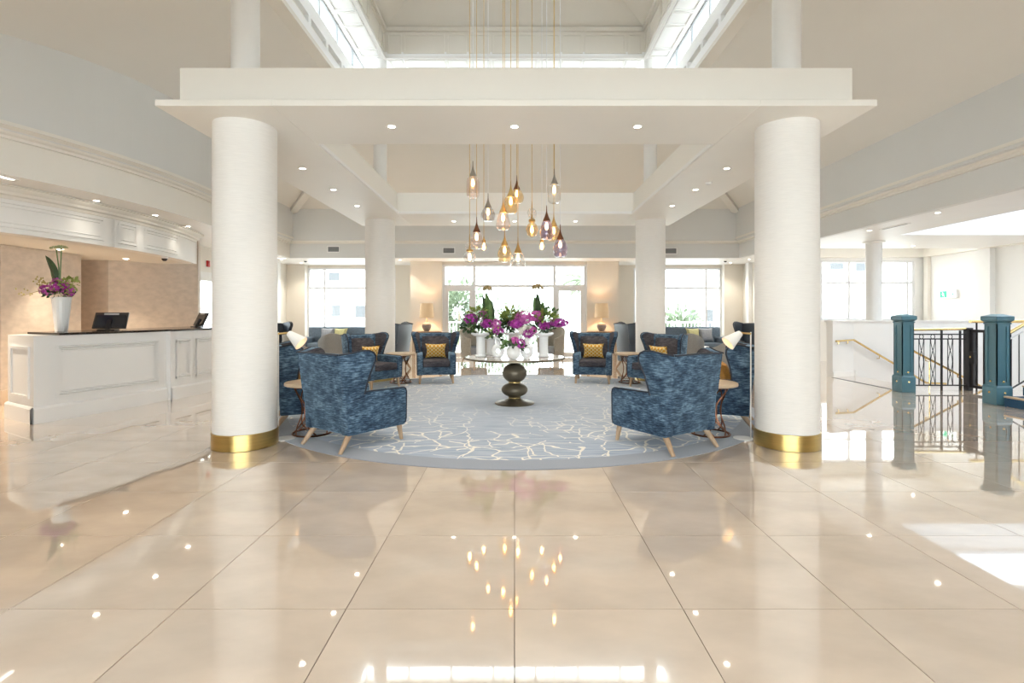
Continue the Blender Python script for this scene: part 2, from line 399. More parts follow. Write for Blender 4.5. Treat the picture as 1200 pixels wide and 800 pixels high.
# ------------------------------------------------------------------ lower ceilings
mb = MB()
for i in range(len(LP) - 1):
    (xa, ya), (xb, yb) = LP[i], LP[i + 1]
    mb.add([(XL, ya, ZS), (xa, ya, ZS), (xb, yb, ZS), (XL, yb, ZS)], [(0, 1, 2, 3)])
struct('ceiling_left', mb, WHITE)
struct('ceiling_back', MB().box(XL, 7.8, 15.57, 17.85, ZS, ZS + 0.1), WHITE)
struct('ceiling_front', MB().box(XL, XR, YF, 0.88, ZS, ZS + 0.1), WHITE)
mb = MB()
mb.box(6.92, 8.2, 0.88, 11.05, ZS, ZS + 0.1); mb.box(6.92, XR, 11.05, 13.2, ZS, ZS + 0.1); mb.box(8.2, XR, 0.88, 2.2, ZS, ZS + 0.1)
mb.box(6.92, 7.8, 13.2, 15.57, ZS, ZS + 0.1)
struct('ceiling_right', mb, WHITE)
struct('ceiling_stair', MB().box(7.8, XR, 13.2, 15.3, 3.36, 3.46), WHITE)
# rooflight over the stairs
rl = thing('rooflight', 'long bright rooflight set in the ceiling over the stair hall', 'rooflight', (10.19, 6.6, ZS))
mb = MB()
x0, x1, y0, y1 = -1.92, 1.92, -4.31, 4.36
mb.box(x0 - 0.08, x0, y0 - 0.08, y1 + 0.08, 0, 0.62).box(x1, x1 + 0.08, y0 - 0.08, y1 + 0.08, 0, 0.62).box(x0, x1, y0 - 0.08, y0, 0, 0.62).box(x0, x1, y1, y1 + 0.08, 0, 0.62)
part('upstand', mb, WHITE, rl, smooth=False)
bar = MB().box(x0, x1, -0.03, 0.03, 0.56, 0.64).mesh('glazing_bar', WHITE, smooth=False)
pane = MB().box(x0, x1, 0.03, 1.415, 0.60, 0.61).mesh('pane', GROOF, smooth=False)
for k in range(7): put('glazing_bar', bar, rl, (0, y0 + k * 1.445, 0))
for k in range(6): put('pane', pane, rl, (0, y0 + k * 1.445, 0))

# ------------------------------------------------------------------ sloped hall ceiling and hips
X0, Y0f, Y0b = 6.6, 1.25, 15.2
LYC = 8.225; X1, Y1h, Z1 = 3.47, 3.315, 5.86
cn = [(-X0, Y0f, ZW), (X0, Y0f, ZW), (X0, Y0b, ZW), (-X0, Y0b, ZW)]
ci = [(-X1, LYC - Y1h, Z1), (X1, LYC - Y1h, Z1), (X1, LYC + Y1h, Z1), (-X1, LYC + Y1h, Z1)]
for i, nm in enumerate(('ceiling_slope_front', 'ceiling_slope_right', 'ceiling_slope_back', 'ceiling_slope_left')):
    j = (i + 1) % 4; q = [cn[i], cn[j], ci[j], ci[i]]
    up = [(x, y, z + 0.12) for x, y, z in q]
    struct(nm, MB().hexa(q + up), CEIL)
for i, nm in enumerate(('trim_5', 'trim_6', 'trim_7', 'trim_8')):
    a = Vector(cn[i]); b_ = Vector(ci[i]); d = (b_ - a).normalized(); s_ = d.cross(Vector((0, 0, 1))).normalized() * 0.10
    dn = Vector((0, 0, -0.13)); upv = Vector((0, 0, 0.05))
    struct(nm, MB().hexa([a - s_ + dn, a + s_ + dn, b_ + s_ + dn, b_ - s_ + dn, a - s_ + upv, a + s_ + upv, b_ + s_ + upv, b_ - s_ + upv]), CEIL,
           label='sloping hip beam under the hall roof')

# ------------------------------------------------------------------ roof lantern
WX, WYh = 3.30, 3.145; IX, IYh = 2.76, 2.60
ZG0, ZG1, ZF, ZA = 6.45, 6.84, 7.43, 8.67
lan = thing('roof_lantern', 'white panelled roof lantern with clerestory glass over the hall centre', 'lantern', (0, LYC, 0))
def ring(mbx, ax, ay, bx, by, z0, z1):
    mbx.box(-ax, -bx, -ay, ay, z0, z1).box(bx, ax, -ay, ay, z0, z1).box(-bx, bx, -ay, -by, z0, z1).box(-bx, bx, by, ay, z0, z1); return mbx
part('soffit_trim', ring(MB(), X1 + 0.05, Y1h + 0.05, WX, WYh, Z1 - 0.02, Z1 + 0.06), CREAM, lan, smooth=False)
part('curb', ring(MB(), WX + 0.2, WYh + 0.2, WX + 0.08, WYh + 0.08, Z1, ZG0), CREAM, lan, smooth=False)
mb = MB()
ring(mb, WX + 0.08, WYh + 0.08, WX, WYh, Z1 + 0.06, 6.07); ring(mb, WX + 0.08, WYh + 0.08, WX, WYh, 6.20, ZG0)
for k in range(-4, 5):
    yy = k * 0.78
    for sx in (-1, 1): mb.box(min(sx * WX, sx * (WX + 0.08)), max(sx * WX, sx * (WX + 0.08)), yy - 0.05, yy + 0.05, 6.07, 6.20)
    for sy in (-1, 1): mb.box(yy * 0.95 - 0.05, yy * 0.95 + 0.05, min(sy * WYh, sy * (WYh + 0.08)), max(sy * WYh, sy * (WYh + 0.08)), 6.07, 6.20)
part('inner_rail', mb, LANTLIT, lan, smooth=False)
mb = MB(); ring(mb, WX + 0.07, WYh + 0.07, WX + 0.02, WYh + 0.02, ZG0, ZG0 + 0.025); ring(mb, WX + 0.07, WYh + 0.07, WX + 0.02, WYh + 0.02, ZG1 - 0.025, ZG1)
part('glazing_frame', mb, M('lantern_frame', (0.30, 0.31, 0.33), 0.4), lan, smooth=False)
MUL = M('lantern_mullion', (0.34, 0.36, 0.38), 0.4)
n = 7
px_ = MB().box(-0.01, 0.01, 0.0, 2 * WYh / n, ZG0, ZG1).mesh('pane', GLASS, smooth=False)
py_ = MB().box(0.0, 2 * WX / n, -0.01, 0.01, ZG0, ZG1).mesh('pane', GLASS, smooth=False)
mu = MB().box(-0.018, 0.018, -0.018, 0.018, ZG0, ZG1).mesh('mullion', MUL, smooth=False)
for k in range(n):
    for s_ in (-1, 1):
        put('pane', px_, lan, (s_ * (WX + 0.045), -WYh + k * 2 * WYh / n, 0)); put('pane', py_, lan, (-WX + k * 2 * WX / n, s_ * (WYh + 0.045), 0))
        put('mullion', mu, lan, (s_ * (WX + 0.03), -WYh + k * 2 * WYh / n, 0)); put('mullion', mu, lan, (-WX + k * 2 * WX / n, s_ * (WYh + 0.03), 0))
part('soffit', ring(MB(), WX + 0.25, WYh + 0.25, IX, IYh, ZG1, ZG1 + 0.12), LANTLIT, lan, smooth=False)
part('frieze', ring(MB(), IX + 0.1, IYh + 0.1, IX, IYh, ZG1 + 0.12, ZF), CREAM, lan, smooth=False)
part('lip_moulding', ring(MB(), IX + 0.03, IYh + 0.03, IX - 0.03, IYh - 0.03, ZG1 - 0.03, ZG1 + 0.02), WHITE, lan, smooth=False)
part('crown_moulding', ring(MB(), IX + 0.02, IYh + 0.02, IX - 0.06, IYh - 0.06, ZF - 0.05, ZF + 0.03), CREAM, lan, smooth=False)
WID = [.3, .87, .43, .45, .95, .45, .43, .87, .3]; GP = 0.045
def frame4(mbx, a, b_, c, d, t, fn):
    for (p, q, u, v) in ((a, b_, c, c + t), (a, b_, d - t, d), (a, a + t, c + t, d - t), (b_ - t, b_, c + t, d - t)):
        mbx.hexa([fn(p, u, 0), fn(q, u, 0), fn(q, v, 0), fn(p, v, 0), fn(p, u, 1), fn(q, u, 1), fn(q, v, 1), fn(p, v, 1)])
    return mbx
for half, side in ((IX, 'y'), (IYh, 'x')):
    pos = -(sum(WID) + GP * 8) / 2; sc = (half * 2 - 0.12) / (sum(WID) + GP * 8)
    for wd in WID:
        a, b_ = pos * sc, (pos + wd) * sc; pos += wd + GP
        for s_ in (-1, 1):
            if side == 'y':
                f1 = lambda t, z, k: (t, s_ * (IYh - 0.022 * k), z); f2 = lambda t, y, k: (t, s_ * y, ZG1 - 0.022 * k); lo, hi = IYh + 0.07, WYh - 0.06
            else:
                f1 = lambda t, z, k: (s_ * (IX - 0.022 * k), t, z); f2 = lambda t, x, k: (s_ * x, t, ZG1 - 0.022 * k); lo, hi = IX + 0.07, WX - 0.06
            part('frieze_panel', frame4(MB(), a, b_, ZG1 + 0.08, ZF - 0.09, 0.035, f1), CREAM, lan, smooth=False)
            part('soffit_panel', frame4(MB(), a, b_, lo, hi, 0.03, f2), WHITE, lan, smooth=False)
mb = MB(); q = [(-IX - .1, -IYh - .1, ZF), (IX + .1, -IYh - .1, ZF), (IX + .1, IYh + .1, ZF), (-IX - .1, IYh + .1, ZF), (0, 0, ZA)]
mb.add(q, [(0, 1, 4), (1, 2, 4), (2, 3, 4), (3, 0, 4)])
part('hipped_ceiling', mb, CREAM, lan, smooth=False)

# ------------------------------------------------------------------ canopy and columns
CX, CYF, CYB, CR = 2.905, 5.48, 10.97, 0.312
can = thing('ring_canopy', 'cream rectangular ring canopy carried on the four textured columns', 'canopy', (0.015, LYC, 0))
OX, OY = 3.47, 3.325; NX, NY = 2.345, 2.10
OYb = OY; 
# front strip is wider: columns sit mid-strip
def ring2(mbx, ax, y0, y1, bx, u0, u1, z0, z1):
    mbx.box(-ax, -bx, y0, y1, z0, z1).box(bx, ax, y0, y1, z0, z1).box(-bx, bx, y0, u0, z0, z1).box(-bx, bx, u1, y1, z0, z1); return mbx
part('soffit_plate', ring2(MB(), 3.47, 4.90 - LYC, 11.55 - LYC, NX, 6.01 - LYC, 10.22 - LYC, 3.40, 3.462), CANOPY, can, smooth=False, bevel=(0.004, 1))
part('upstand_beam', ring2(MB(), 3.33, 5.055 - LYC, 11.40 - LYC, NX + 0.03, 5.98 - LYC, 10.25 - LYC, 3.462, 3.837), CANOPY, can, smooth=False)
mb = MB(); e_ = .018
mb.box(-NX, -NX + e_, 6.01 - LYC, 10.22 - LYC, 3.41, 3.455).box(NX - e_, NX, 6.01 - LYC, 10.22 - LYC, 3.41, 3.455).box(-NX + e_, NX - e_, 10.22 - e_ - LYC, 10.22 - LYC, 3.41, 3.455)
part('lip_trim', mb, WHITE, can, smooth=False)
def column(y, sx, label):
    c = thing('column', label, 'column', (sx * CX + .015, y, 0), group='columns under the ring canopy')
    part('shaft', MB().lathe([(CR, 0.165), (CR, 3.40)], 64), PAPER, c)
    part('brass_ring', MB().lathe([(CR + .002, 0.0), (CR + .012, 0.004), (CR + .012, 0.165), (CR - .01, 0.170)], 64), BRASS, c, label='polished brass base ring')
    return c
column(CYF, -1, 'thick cream column nearest the reception desk'); column(CYF, 1, 'thick cream column nearest the teal newel posts')
column(CYB, -1, 'far cream column rising behind the wing chairs on the reception side'); column(CYB, 1, 'far cream column rising behind the wing chairs on the stair side')
for y, sx, lb in ((CYF, -1, 'slim white post on the canopy above the column nearest reception'), (CYF, 1, 'slim white post on the canopy above the column nearest the stairs'),
                  (CYB, -1, 'slim white post on the canopy far corner, reception side'), (CYB, 1, 'slim white post on the canopy far corner, stair side')):
    tag(part('slim_column', MB().lathe([(0.14, 3.837), (0.14, ZG1)], 32), WHITE, loc=(sx * CX + .015, y, 0)), lb, 'column', 'slim posts carrying the lantern')

# ------------------------------------------------------------------ reception back walls and fascia
FR = 6.55
def arcpt(R, y, cx=CXL, cy=CYL): return (cx + sqrt(R * R - (y - cy) ** 2), y)
def arcy(R, px, cx=CXL, cy=CYL):
    best = None
    for i in range(4000):
        y = 4.5 + 7.5 * i / 4000
        if abs(y - cy) > R: continue
        x = arcpt(R, y, cx, cy)[0]; e = abs(PX + F * x / y - px)
        if best is None or e < best[0]: best = (e, y)
    return best[1]
def arcpath(R, ya, yb, n=24, cx=CXL, cy=CYL): return [arcpt(R, ya + (yb - ya) * i / n, cx, cy) for i in range(n + 1)]
FP = arcpath(FR, 4.6, 10.95, 40)
fas = thing('reception_fascia', 'curved white panelled fascia hanging over the reception desk', 'fascia', (0, 0, 0))
part('fascia_board', MB().sweep(FP, [(-0.2, 2.48), (0, 2.48), (0, 3.095)]), WHITE, fas)
part('crown_moulding', MB().sweep(FP, [(0, 2.93), (0.02, 2.93), (0.03, 2.97), (0.07, 2.985), (0.075, 3.02), (0.12, 3.05), (0.13, 3.075), (0.17, 3.08), (0.17, 3.095)]), CREAM, fas)
e = FP[-1]; part('end_board', MB().box(e[0] - 0.7, e[0], e[1], e[1] + 0.05, 2.48, 3.095), WHITE, fas, smooth=False)
def arcframe(R, ya, yb, z0, z1, t, dep, cx=CXL, cy=CYL):
    m = MB()
    P = arcpath(R, ya, yb, 12, cx, cy)
    for (u, v) in ((z0, z0 + t), (z1 - t, z1)): m.sweep(P, [(0, u), (dep, u + t * 0.2), (dep, v - t * 0.2), (0, v)])
    for (a, b_) in ((ya, ya + t), (yb - t, yb)): m.sweep(arcpath(R, a, b_, 2, cx, cy), [(0, z0), (dep, z0), (dep, z1), (0, z1)])
    return m
for (pa, pb) in ((-160, 122), (138, 160), (169, 208)):
    ya, yb = arcy(FR, pa) if pa > -100 else 4.9, arcy(FR, pb)
    part('panel_moulding', arcframe(FR, ya, yb, 2.55, 2.90, 0.035, 0.018), WHITE, fas, smooth=False)
    part('panel_moulding', arcframe(FR, ya + .06, yb - .06, 2.61, 2.84, 0.02, 0.012), WHITE, fas, smooth=False)
yj = arcy(FR, 132); part('joint_bead', MB().sweep(arcpath(FR, yj - .02, yj + .02, 2), [(0, 2.48), (0.02, 2.48), (0.02, 2.93), (0, 2.93)]), GREY, fas, smooth=False)
mb = MB()
for i in range(len(FP) - 1):
    (xa, ya), (xb, yb) = FP[i], FP[i + 1]
    mb.add([(-8.8, ya, 2.486), (xa - .2, ya, 2.486), (xb - .2, yb, 2.486), (-8.8, yb, 2.486)], [(0, 1, 2, 3)])
struct('ceiling_reception', mb, CEIL)
wrc = struct('wall_reception', MB().box(-8.95, -8.8, YF, 10.35, 0, ZS), WALLP)
part('wall_pier', MB().box(-8.8, -7.95, 7.9, 9.36, 0, 2.48), WALLP, wrc, smooth=False)
part('pier_plinth', MB().box(-8.8, -7.9, 7.86, 9.40, 0, 0.22), M('plinth_stone', (0.55, 0.43, 0.32), 0.4), wrc, bevel=(0.01, 2))
part('recess_wall', MB().box(-8.8, -8.16, 10.25, 10.4, 0, ZS), WALLP, wrc, smooth=False)
d = Vector((-7.2 + 8.16, 11.6 - 10.25)).normalized(); nn = Vector((d.y, -d.x))
a = Vector((-8.16, 10.25)); b_ = Vector((-7.2, 11.6)); tk = -nn * 0.18
part('splayed_wall', MB().slab([tuple(a), tuple(b_), tuple(b_ + tk), tuple(a + tk)], 0, ZS), WALLP, wrc, smooth=False)
c0 = b_ + d * 0.001; c1 = b_ + d * 0.05
part('edge_trim', MB().slab([tuple(c0 + nn * .02), tuple(c1 + nn * .02), tuple(c1 + tk), tuple(c0 + tk)], 0, ZS), WHITE, wrc, smooth=False)
part('return_wall', MB().slab([(-7.22, 11.66), (-7.9, 12.25), (-8.0, 12.2), (-7.35, 11.6)], 0, ZS), CREAM, wrc, smooth=False)

# ------------------------------------------------------------------ lounge walls, windows and doors at the far end
wll = struct('wall_lounge_left', MB().box(-7.95, -7.8, 12.2, 12.35, 0, ZS).box(-7.95, -7.8, 14.4, 17.85, 0, ZS).box(-7.95, -7.8, 12.35, 14.4, 2.30, ZS), CREAM)
for y in (15.3, 16.55): part('pilaster', MB().box(-7.8, -7.68, y, y + 0.22, 0, ZS), WHITE, wll, smooth=False)
wlr = struct('wall_lounge_right', MB().box(7.8, 7.95, 15.2, 17.85, 0, ZS), CREAM)
for y in (15.5, 16.75): part('pilaster', MB().box(7.68, 7.8, y, y + 0.22, 0, ZS), WHITE, wlr, smooth=False)
wfa = struct('wall_far', MB().box(-4.13, -3.35, 17.7, 17.85, 0, ZS).box(3.35, 4.13, 17.7, 17.85, 0, ZS)
             .box(-7.17, -4.13, 17.7, 17.85, 0, 0.66).box(4.13, 7.17, 17.7, 17.85, 0, 0.66)
             .box(-7.17, -4.13, 17.7, 17.85, 3.0, ZS).box(4.13, 7.17, 17.7, 17.85, 3.0, ZS)
             .box(-7.8, -7.17, 17.45, 17.85, 0, ZS).box(7.17, 7.8, 17.45, 17.85, 0, ZS)
             .box(-2.36, 2.36, 16.5, 16.62, 3.0, ZS), FARW)
for s_ in (-1, 1):
    part('pier', MB().box(min(s_ * 2.33, s_ * 3.35), max(s_ * 2.33, s_ * 3.35), 16.4, 17.85, 0, ZS), FARW, wfa, smooth=False)
def window(name, x0, x1, z0, z1, y, mulls, rails, label, fr=0.06, dep=0.10):
    wn = bpy.data.objects.new(name, None); COL.objects.link(wn); wn['kind'] = 'structure'; wn['label'] = label
    part('window_frame', MB().box(x0, x0 + fr, y, y + dep, z0, z1).box(x1 - fr, x1, y, y + dep, z0, z1).box(x0 + fr, x1 - fr, y, y + dep, z0, z0 + fr).box(x0 + fr, x1 - fr, y, y + dep, z1 - fr, z1), FRAME, wn, smooth=False)
    xs = [x0 + fr / 2] + mulls + [x1 - fr / 2]; zs = [z0 + fr / 2] + rails + [z1 - fr / 2]
    for mx in mulls: part('mullion', MB().box(mx - 0.03, mx + 0.03, y, y + dep, z0 + fr, z1 - fr), FRAME, wn, smooth=False)
    for rz in rails:
        for i in range(len(xs) - 1): part('rail', MB().box(xs[i] + .03, xs[i + 1] - .03, y + .01, y + dep - .01, rz - 0.03, rz + 0.03), FRAME, wn, smooth=False)
    for i in range(len(xs) - 1):
        for j in range(len(zs) - 1): part('pane', MB().box(xs[i] + .03, xs[i + 1] - .03, y + .045, y + .055, zs[j] + .03, zs[j + 1] - .03), GLASS, wn, smooth=False)
    return wn
window('window_1', -7.17, -4.13, 0.66, 3.0, 17.7, [-6.6], [2.31], 'wide lounge window behind the sofa, reception side')
window('window_2', 4.13, 7.17, 0.66, 3.0, 17.7, [6.65], [2.31], 'wide lounge window behind the sofa, stair side')
for s_ in (-1, 1):
    part('window_sill', MB().box(min(s_ * 7.2, s_ * 4.1), max(s_ * 7.2, s_ * 4.1), 17.55, 17.7, 0.62, 0.66), WHITE, wfa, smooth=False)
# terrace screen: transom lights, fixed pane and two doors
dr = bpy.data.objects.new('window_3', None); COL.objects.link(dr); dr['kind'] = 'structure'; dr['label'] = 'tall glazed screen to the terrace between the lamp piers'
yy = 16.5
part('window_frame', MB().box(-2.33, -2.25, yy, yy + .1, 0, 3.0).box(2.25, 2.33, yy, yy + .1, 0, 3.0).box(-2.25, 2.25, yy, yy + .1, 2.94, 3.0).box(-1.29, 1.29, yy, yy + .1, 0, .05), FRAME, dr, smooth=False)
for mx in (-1.31, 1.29): part('mullion', MB().box(mx - .045, mx + .045, yy, yy + .1, 0, 2.94), FRAME, dr, smooth=False)
part('transom', MB().box(-2.25, 2.25, yy - .005, yy + .105, 2.27, 2.35), FRAME, dr, smooth=False)
for (a, b_, c, d_) in ((-2.25, -1.355, 2.35, 2.94), (-1.265, 1.245, 2.35, 2.94), (1.335, 2.25, 2.35, 2.94), (-1.265, 1.245, .05, 2.27)):
    part('pane', MB().box(a, b_, yy + .045, yy + .055, c, d_), GLASS, dr, smooth=False)
for nm, a, b_, hx in (('door_1', -2.25, -1.355, -1.42), ('door_2', 1.335, 2.25, 1.40)):
    dd = bpy.data.objects.new(nm, None); COL.objects.link(dd); dd['kind'] = 'structure'; dd['label'] = 'white framed glass terrace door ' + ('on the reception side' if a < 0 else 'on the stair side')
    part('door_frame', MB().box(a, a + .11, yy + .02, yy + .08, .01, 2.27).box(b_ - .11, b_, yy + .02, yy + .08, .01, 2.27).box(a + .11, b_ - .11, yy + .02, yy + .08, .01, .16).box(a + .11, b_ - .11, yy + .02, yy + .08, 2.15, 2.27), FRAME, dd, smooth=False)
    part('pane', MB().box(a + .11, b_ - .11, yy + .045, yy + .055, .16, 2.15), GLASS, dd, smooth=False)
    part('door_handle', MB().tube([(hx, yy + .02, 1.0), (hx, yy - .03, 1.0), (hx + (0.1 if a > 0 else -.1), yy - .03, 1.0)], .01), GOLD, dd)
# side window beside reception
ws = bpy.data.objects.new('window_4', None); COL.objects.link(ws); ws['kind'] = 'structure'; ws['label'] = 'tall side window beyond the reception wall'
part('window_frame', MB().box(-7.9, -7.82, 12.35, 12.43, 0, 2.3).box(-7.9, -7.82, 14.32, 14.4, 0, 2.3).box(-7.92, -7.76, 12.3, 14.45, 2.24, 2.46).box(-7.9, -7.82, 13.3, 13.36, 0, 2.24), WHITE, ws, smooth=False)
part('pane', MB().box(-7.87, -7.86, 12.43, 13.3, 0, 2.24), GLASS, ws, smooth=False); part('pane', MB().box(-7.87, -7.86, 13.36, 14.32, 0, 2.24), GLASS, ws, smooth=False)

# ------------------------------------------------------------------ stair hall
wst = struct('wall_stair_back', MB().box(7.95, XR, 15.2, 15.35, 0, 1.22).box(7.95, 8.0, 15.2, 15.35, 1.22, 3.0).box(11.92, XR, 15.2, 15.35, 1.22, 3.0).box(7.95, XR, 15.2, 15.35, 3.0, 3.46), WHITE)
part('ceiling_beam', MB().box(7.95, XR, 15.02, 15.2, 3.08, 3.36), CREAM, wst, smooth=False)
part('window_sill', MB().box(7.98, 11.95, 15.08, 15.2, 1.18, 1.22), WHITE, wst, smooth=False)
window('window_5', 8.0, 11.92, 1.22, 3.0, 15.22, [9.15, 9.98, 11.72], [2.34], 'wide stair hall window behind the round white column')
wsr = struct('wall_stair_right', MB().box(XR, XR + .15, YF, 15.35, -2.4, 3.8), WHITE)
part('pilaster', MB().box(XR - .14, XR, 12.95, 13.30, 0, 3.1), WHITE, wsr, smooth=False)
part('corner_pilaster', MB().box(XR - .10, XR, 14.95, 15.1, 0, 3.1), CREAM, wsr, smooth=False)
part('ceiling_beam', MB().box(XR - .18, XR, 11.05, 15.1, 3.08, 3.36), CREAM, wsr, smooth=False)
# half-height wall round the stairwell
hw = struct('wall_stairwell', MB().slab([(7.08, 11.36), (7.72, 11.62), (XR, 11.62), (XR, 11.76), (7.68, 11.76), (7.03, 11.50)], 0, 1.23)
            .box(HX, XR, 11.62, 11.76, -2.4, 0), WHITE)
part('wall_cap', MB().slab([(7.06, 11.33), (7.73, 11.59), (XR, 11.59), (XR, 11.79), (7.66, 11.79), (7.0, 11.53)], 1.23, 1.26), WHITE, hw, smooth=False)
part('skirting', MB().slab([(7.09, 11.345), (7.72, 11.60), (7.72, 11.62), (7.08, 11.36)], 0, 0.11), WHITE, hw, smooth=False)
for k in range(1): pass
part('stair_skirting', MB().hexa([(7.75, 11.60, -0.02), (11.2, 11.60, -2.1), (11.2, 11.62, -2.1), (7.75, 11.62, -0.02), (7.75, 11.60, 0.13), (11.2, 11.60, -1.95), (11.2, 11.62, -1.95), (7.75, 11.62, 0.13)]), WHITE, hw, smooth=False)
struct('wall_stairwell_near', MB().box(HX, XR, HY0 - .12, HY0, -2.4, -.2), WHITE)
sd = thing('down_staircase', 'pale staircase descending behind the iron balustrade', 'staircase', (HX, 0, 0))
for k in range(8):
    part('step', MB().box(k * .28, k * .28 + .30, HY0 + .01, HY1 - .03, -.166 * (k + 1) - .12, -.166 * (k + 1)), TILE, sd, smooth=False)
struct('floor_lower', MB().box(HX - .2, XR, HY0 - .1, HY1 + .1, -2.5, -2.4), TILE)
cl = thing('round_column', 'plain round white column behind the stairwell wall', 'column', (8.42, 11.96, 0))
part('shaft', MB().lathe([(.165, 0), (.165, 3.06)], 40), WHITE, cl); part('collar', MB().lathe([(.165, 3.05), (.22, 3.07), (.22, 3.10)], 40), WHITE, cl)

# ------------------------------------------------------------------ invented entrance front behind the viewpoint, unseen, narrowed to cut daylight fill
we = struct('wall_entrance_invented', MB().box(XL, -4.6, YF - .2, YF, 0, ZS).box(4.6, XR, YF - .2, YF, 0, ZS).box(-4.6, 4.6, YF - .2, YF, 2.7, ZS), CREAM)
window('window_6', -4.6, 4.6, 0.0, 2.7, YF - .15, [-2.76, -.92, .92, 2.76], [2.2], 'invented glazed entrance front behind the viewpoint, limiting the daylight fill')
# ------------------------------------------------------------------ carpet
cp = tag(part('round_carpet', MB().lathe([(0, 0), (3.6, 0), (3.605, 0.006), (3.595, 0.011), (0, 0.011)], 128, caps=False), CARPET, loc=(0, 8.18, 0.0)),
         'large round blue grey carpet with cream branching lines under the wing chairs', 'carpet')
CZ = 0.0115

# ------------------------------------------------------------------ reception desk
DC = (-14.2, 9.5)
def dp(R, y): return arcpt(R, y, *DC)
def darc(R, a, b_, n=16): return arcpath(R, a, b_, n, *DC)
def dy_(R, px): return arcy(R, px, *DC)
R1 = 8.6; YD = 8.32
d1 = thing('reception_desk', 'long white panelled reception desk section with a splayed end', 'desk', (-6, 7.5, 0))
def dpart(nm, mbx, root, mat=DESK, **k):
    o = part(nm, mbx, mat, root, **k); o.location = -root.location; return o
foot1 = darc(R1, 6.51, YD, 14) + [dp(R1 - .75, YD), dp(R1 - .75, 7.3), (-6.89, 6.94)]
dpart('desk_body', MB().slab(foot1, 0.0, 1.12), d1, smooth=False)
PLP = [(0, 0), (.035, 0), (.035, .185), (.02, .205), (0, .215)]
dpart('plinth', MB().sweep(darc(R1, 6.50, YD), PLP), d1, smooth=False)
ee = dp(R1, 6.51); dpart('plinth', MB().sweep([(-6.91, 6.955), ee], PLP), d1, smooth=False)
def dframe(R, ya, yb, z0, z1, root):
    for off, t, dep in ((0, .03, .035), (.03, .025, .020), (.055, .02, .010)):
        dpart('panel_moulding', arcframe(R, ya + off, yb - off, z0 + off, z1 - off, t, dep, *DC), root, smooth=False)
dframe(R1, 6.72, 8.17, .31, .98, d1)
u = (Vector(ee) - Vector((-6.89, 6.94))); ul = u.length; u.normalize(); un = Vector((u.y, -u.x))
fn = lambda s_, z, k: (-6.89 + u.x * s_ + un.x * .02 * k, 6.94 + u.y * s_ + un.y * .02 * k, z)
dpart('panel_moulding', frame4(MB(), .12, ul - .12, .31, .98, .035, fn), d1, smooth=False)
R2 = 8.67
d2 = thing('reception_desk', 'projecting white panelled reception desk section behind the thick column', 'desk', (-6, 9.5, 0))
dpart('desk_body', MB().slab(darc(R2, YD, 11.2, 20) + [dp(R2 - .8, 11.2), dp(R2 - .8, YD)], 0, 1.12), d2, smooth=False)
dpart('plinth', MB().sweep(darc(R2, YD + .002, 11.2), PLP), d2, smooth=False)
ya = dy_(R2, 205.5); yb = dy_(R2, 223)
dframe(R2, ya, yb, .33, .98, d2); dframe(R2, yb + .12, 11.05, .33, .98, d2)
ctp = darc(R1 + .03, 6.75, YD, 10) + darc(R2 + .03, YD, 11.2, 12) + [dp(R1 - .78, 11.2), dp(R1 - .78, 7.3), (-6.8, 7.12)]
tag(part('countertop', MB().slab(ctp, 1.12, 1.152), GRAN, smooth=False, bevel=(.006, 2)), 'black granite countertop running along the reception desk', 'countertop')
def monitor(px, Y, yaw, label):
    t = thing('desk_monitor', label, 'monitor', (at(px, Y), Y, 1.152), yaw, 'reception monitors')
    part('foot', MB().slab([(-.12, -.08), (.12, -.08), (.12, .08), (-.12, .08)], 0, .015), BLACK, t, bevel=(.004, 1))
    part('neck', MB().hexa([(-.03, -.03, .015), (.03, -.03, .015), (.03, .01, .015), (-.03, .01, .015), (-.03, .02, .16), (.03, .02, .16), (.03, .05, .16), (-.03, .05, .16)]), BLACK, t)
    tilt = Matrix.Translation((0, 0, .03)) @ Matrix.Rotation(radians(-24), 4, 'X')
    part('casing', MB().box(-.23, .23, 0, .035, 0, .27).xf(tilt), BLACK, t, bevel=(.006, 2))
    part('back_cover', MB().box(-.205, .205, -.006, 0.0, .02, .22).xf(tilt), SCREEN, t)
    part('top_trim', MB().box(-.10, .10, -.008, .0, .225, .25).xf(tilt), M('silver_trim', (.5, .5, .5), .3), t)
    return t
monitor(127, 7.95, radians(12), 'black desk monitor beside the tall white flower vase')
monitor(231, 9.9, radians(-40), 'black desk monitor at the far end of the reception countertop')

# ------------------------------------------------------------------ plants
def blossoms(c, rad, n, size, seed=0):
    rn = random.Random(seed); m = MB()
    for _ in range(n):
        d = Vector((rn.gauss(0, 1), rn.gauss(0, 1), rn.gauss(0, 1))).normalized()
        p = Vector(c) + Vector((d.x * rad[0], d.y * rad[1], d.z * rad[2])) * rn.uniform(.75, 1.0)
        a = d.cross(Vector((0, 0, 1)) if abs(d.z) < .9 else Vector((1, 0, 0))).normalized(); b_ = d.cross(a)
        ph = rn.uniform(0, 6.28); s_ = size * rn.uniform(.8, 1.2); vs = [p]; fs = []
        for k in range(5):
            t = ph + k * 1.2566
            for (r_, dt, h) in ((.62, -.45, .12), (1.0, 0, .05), (.62, .45, .12)):
                vs.append(p + (a * cos(t + dt) + b_ * sin(t + dt)) * s_ * r_ + d * s_ * h)
            i = 1 + 3 * k; fs += [(0, i, i + 1), (0, i + 1, i + 2)]
        m.add(vs, fs)
    return m
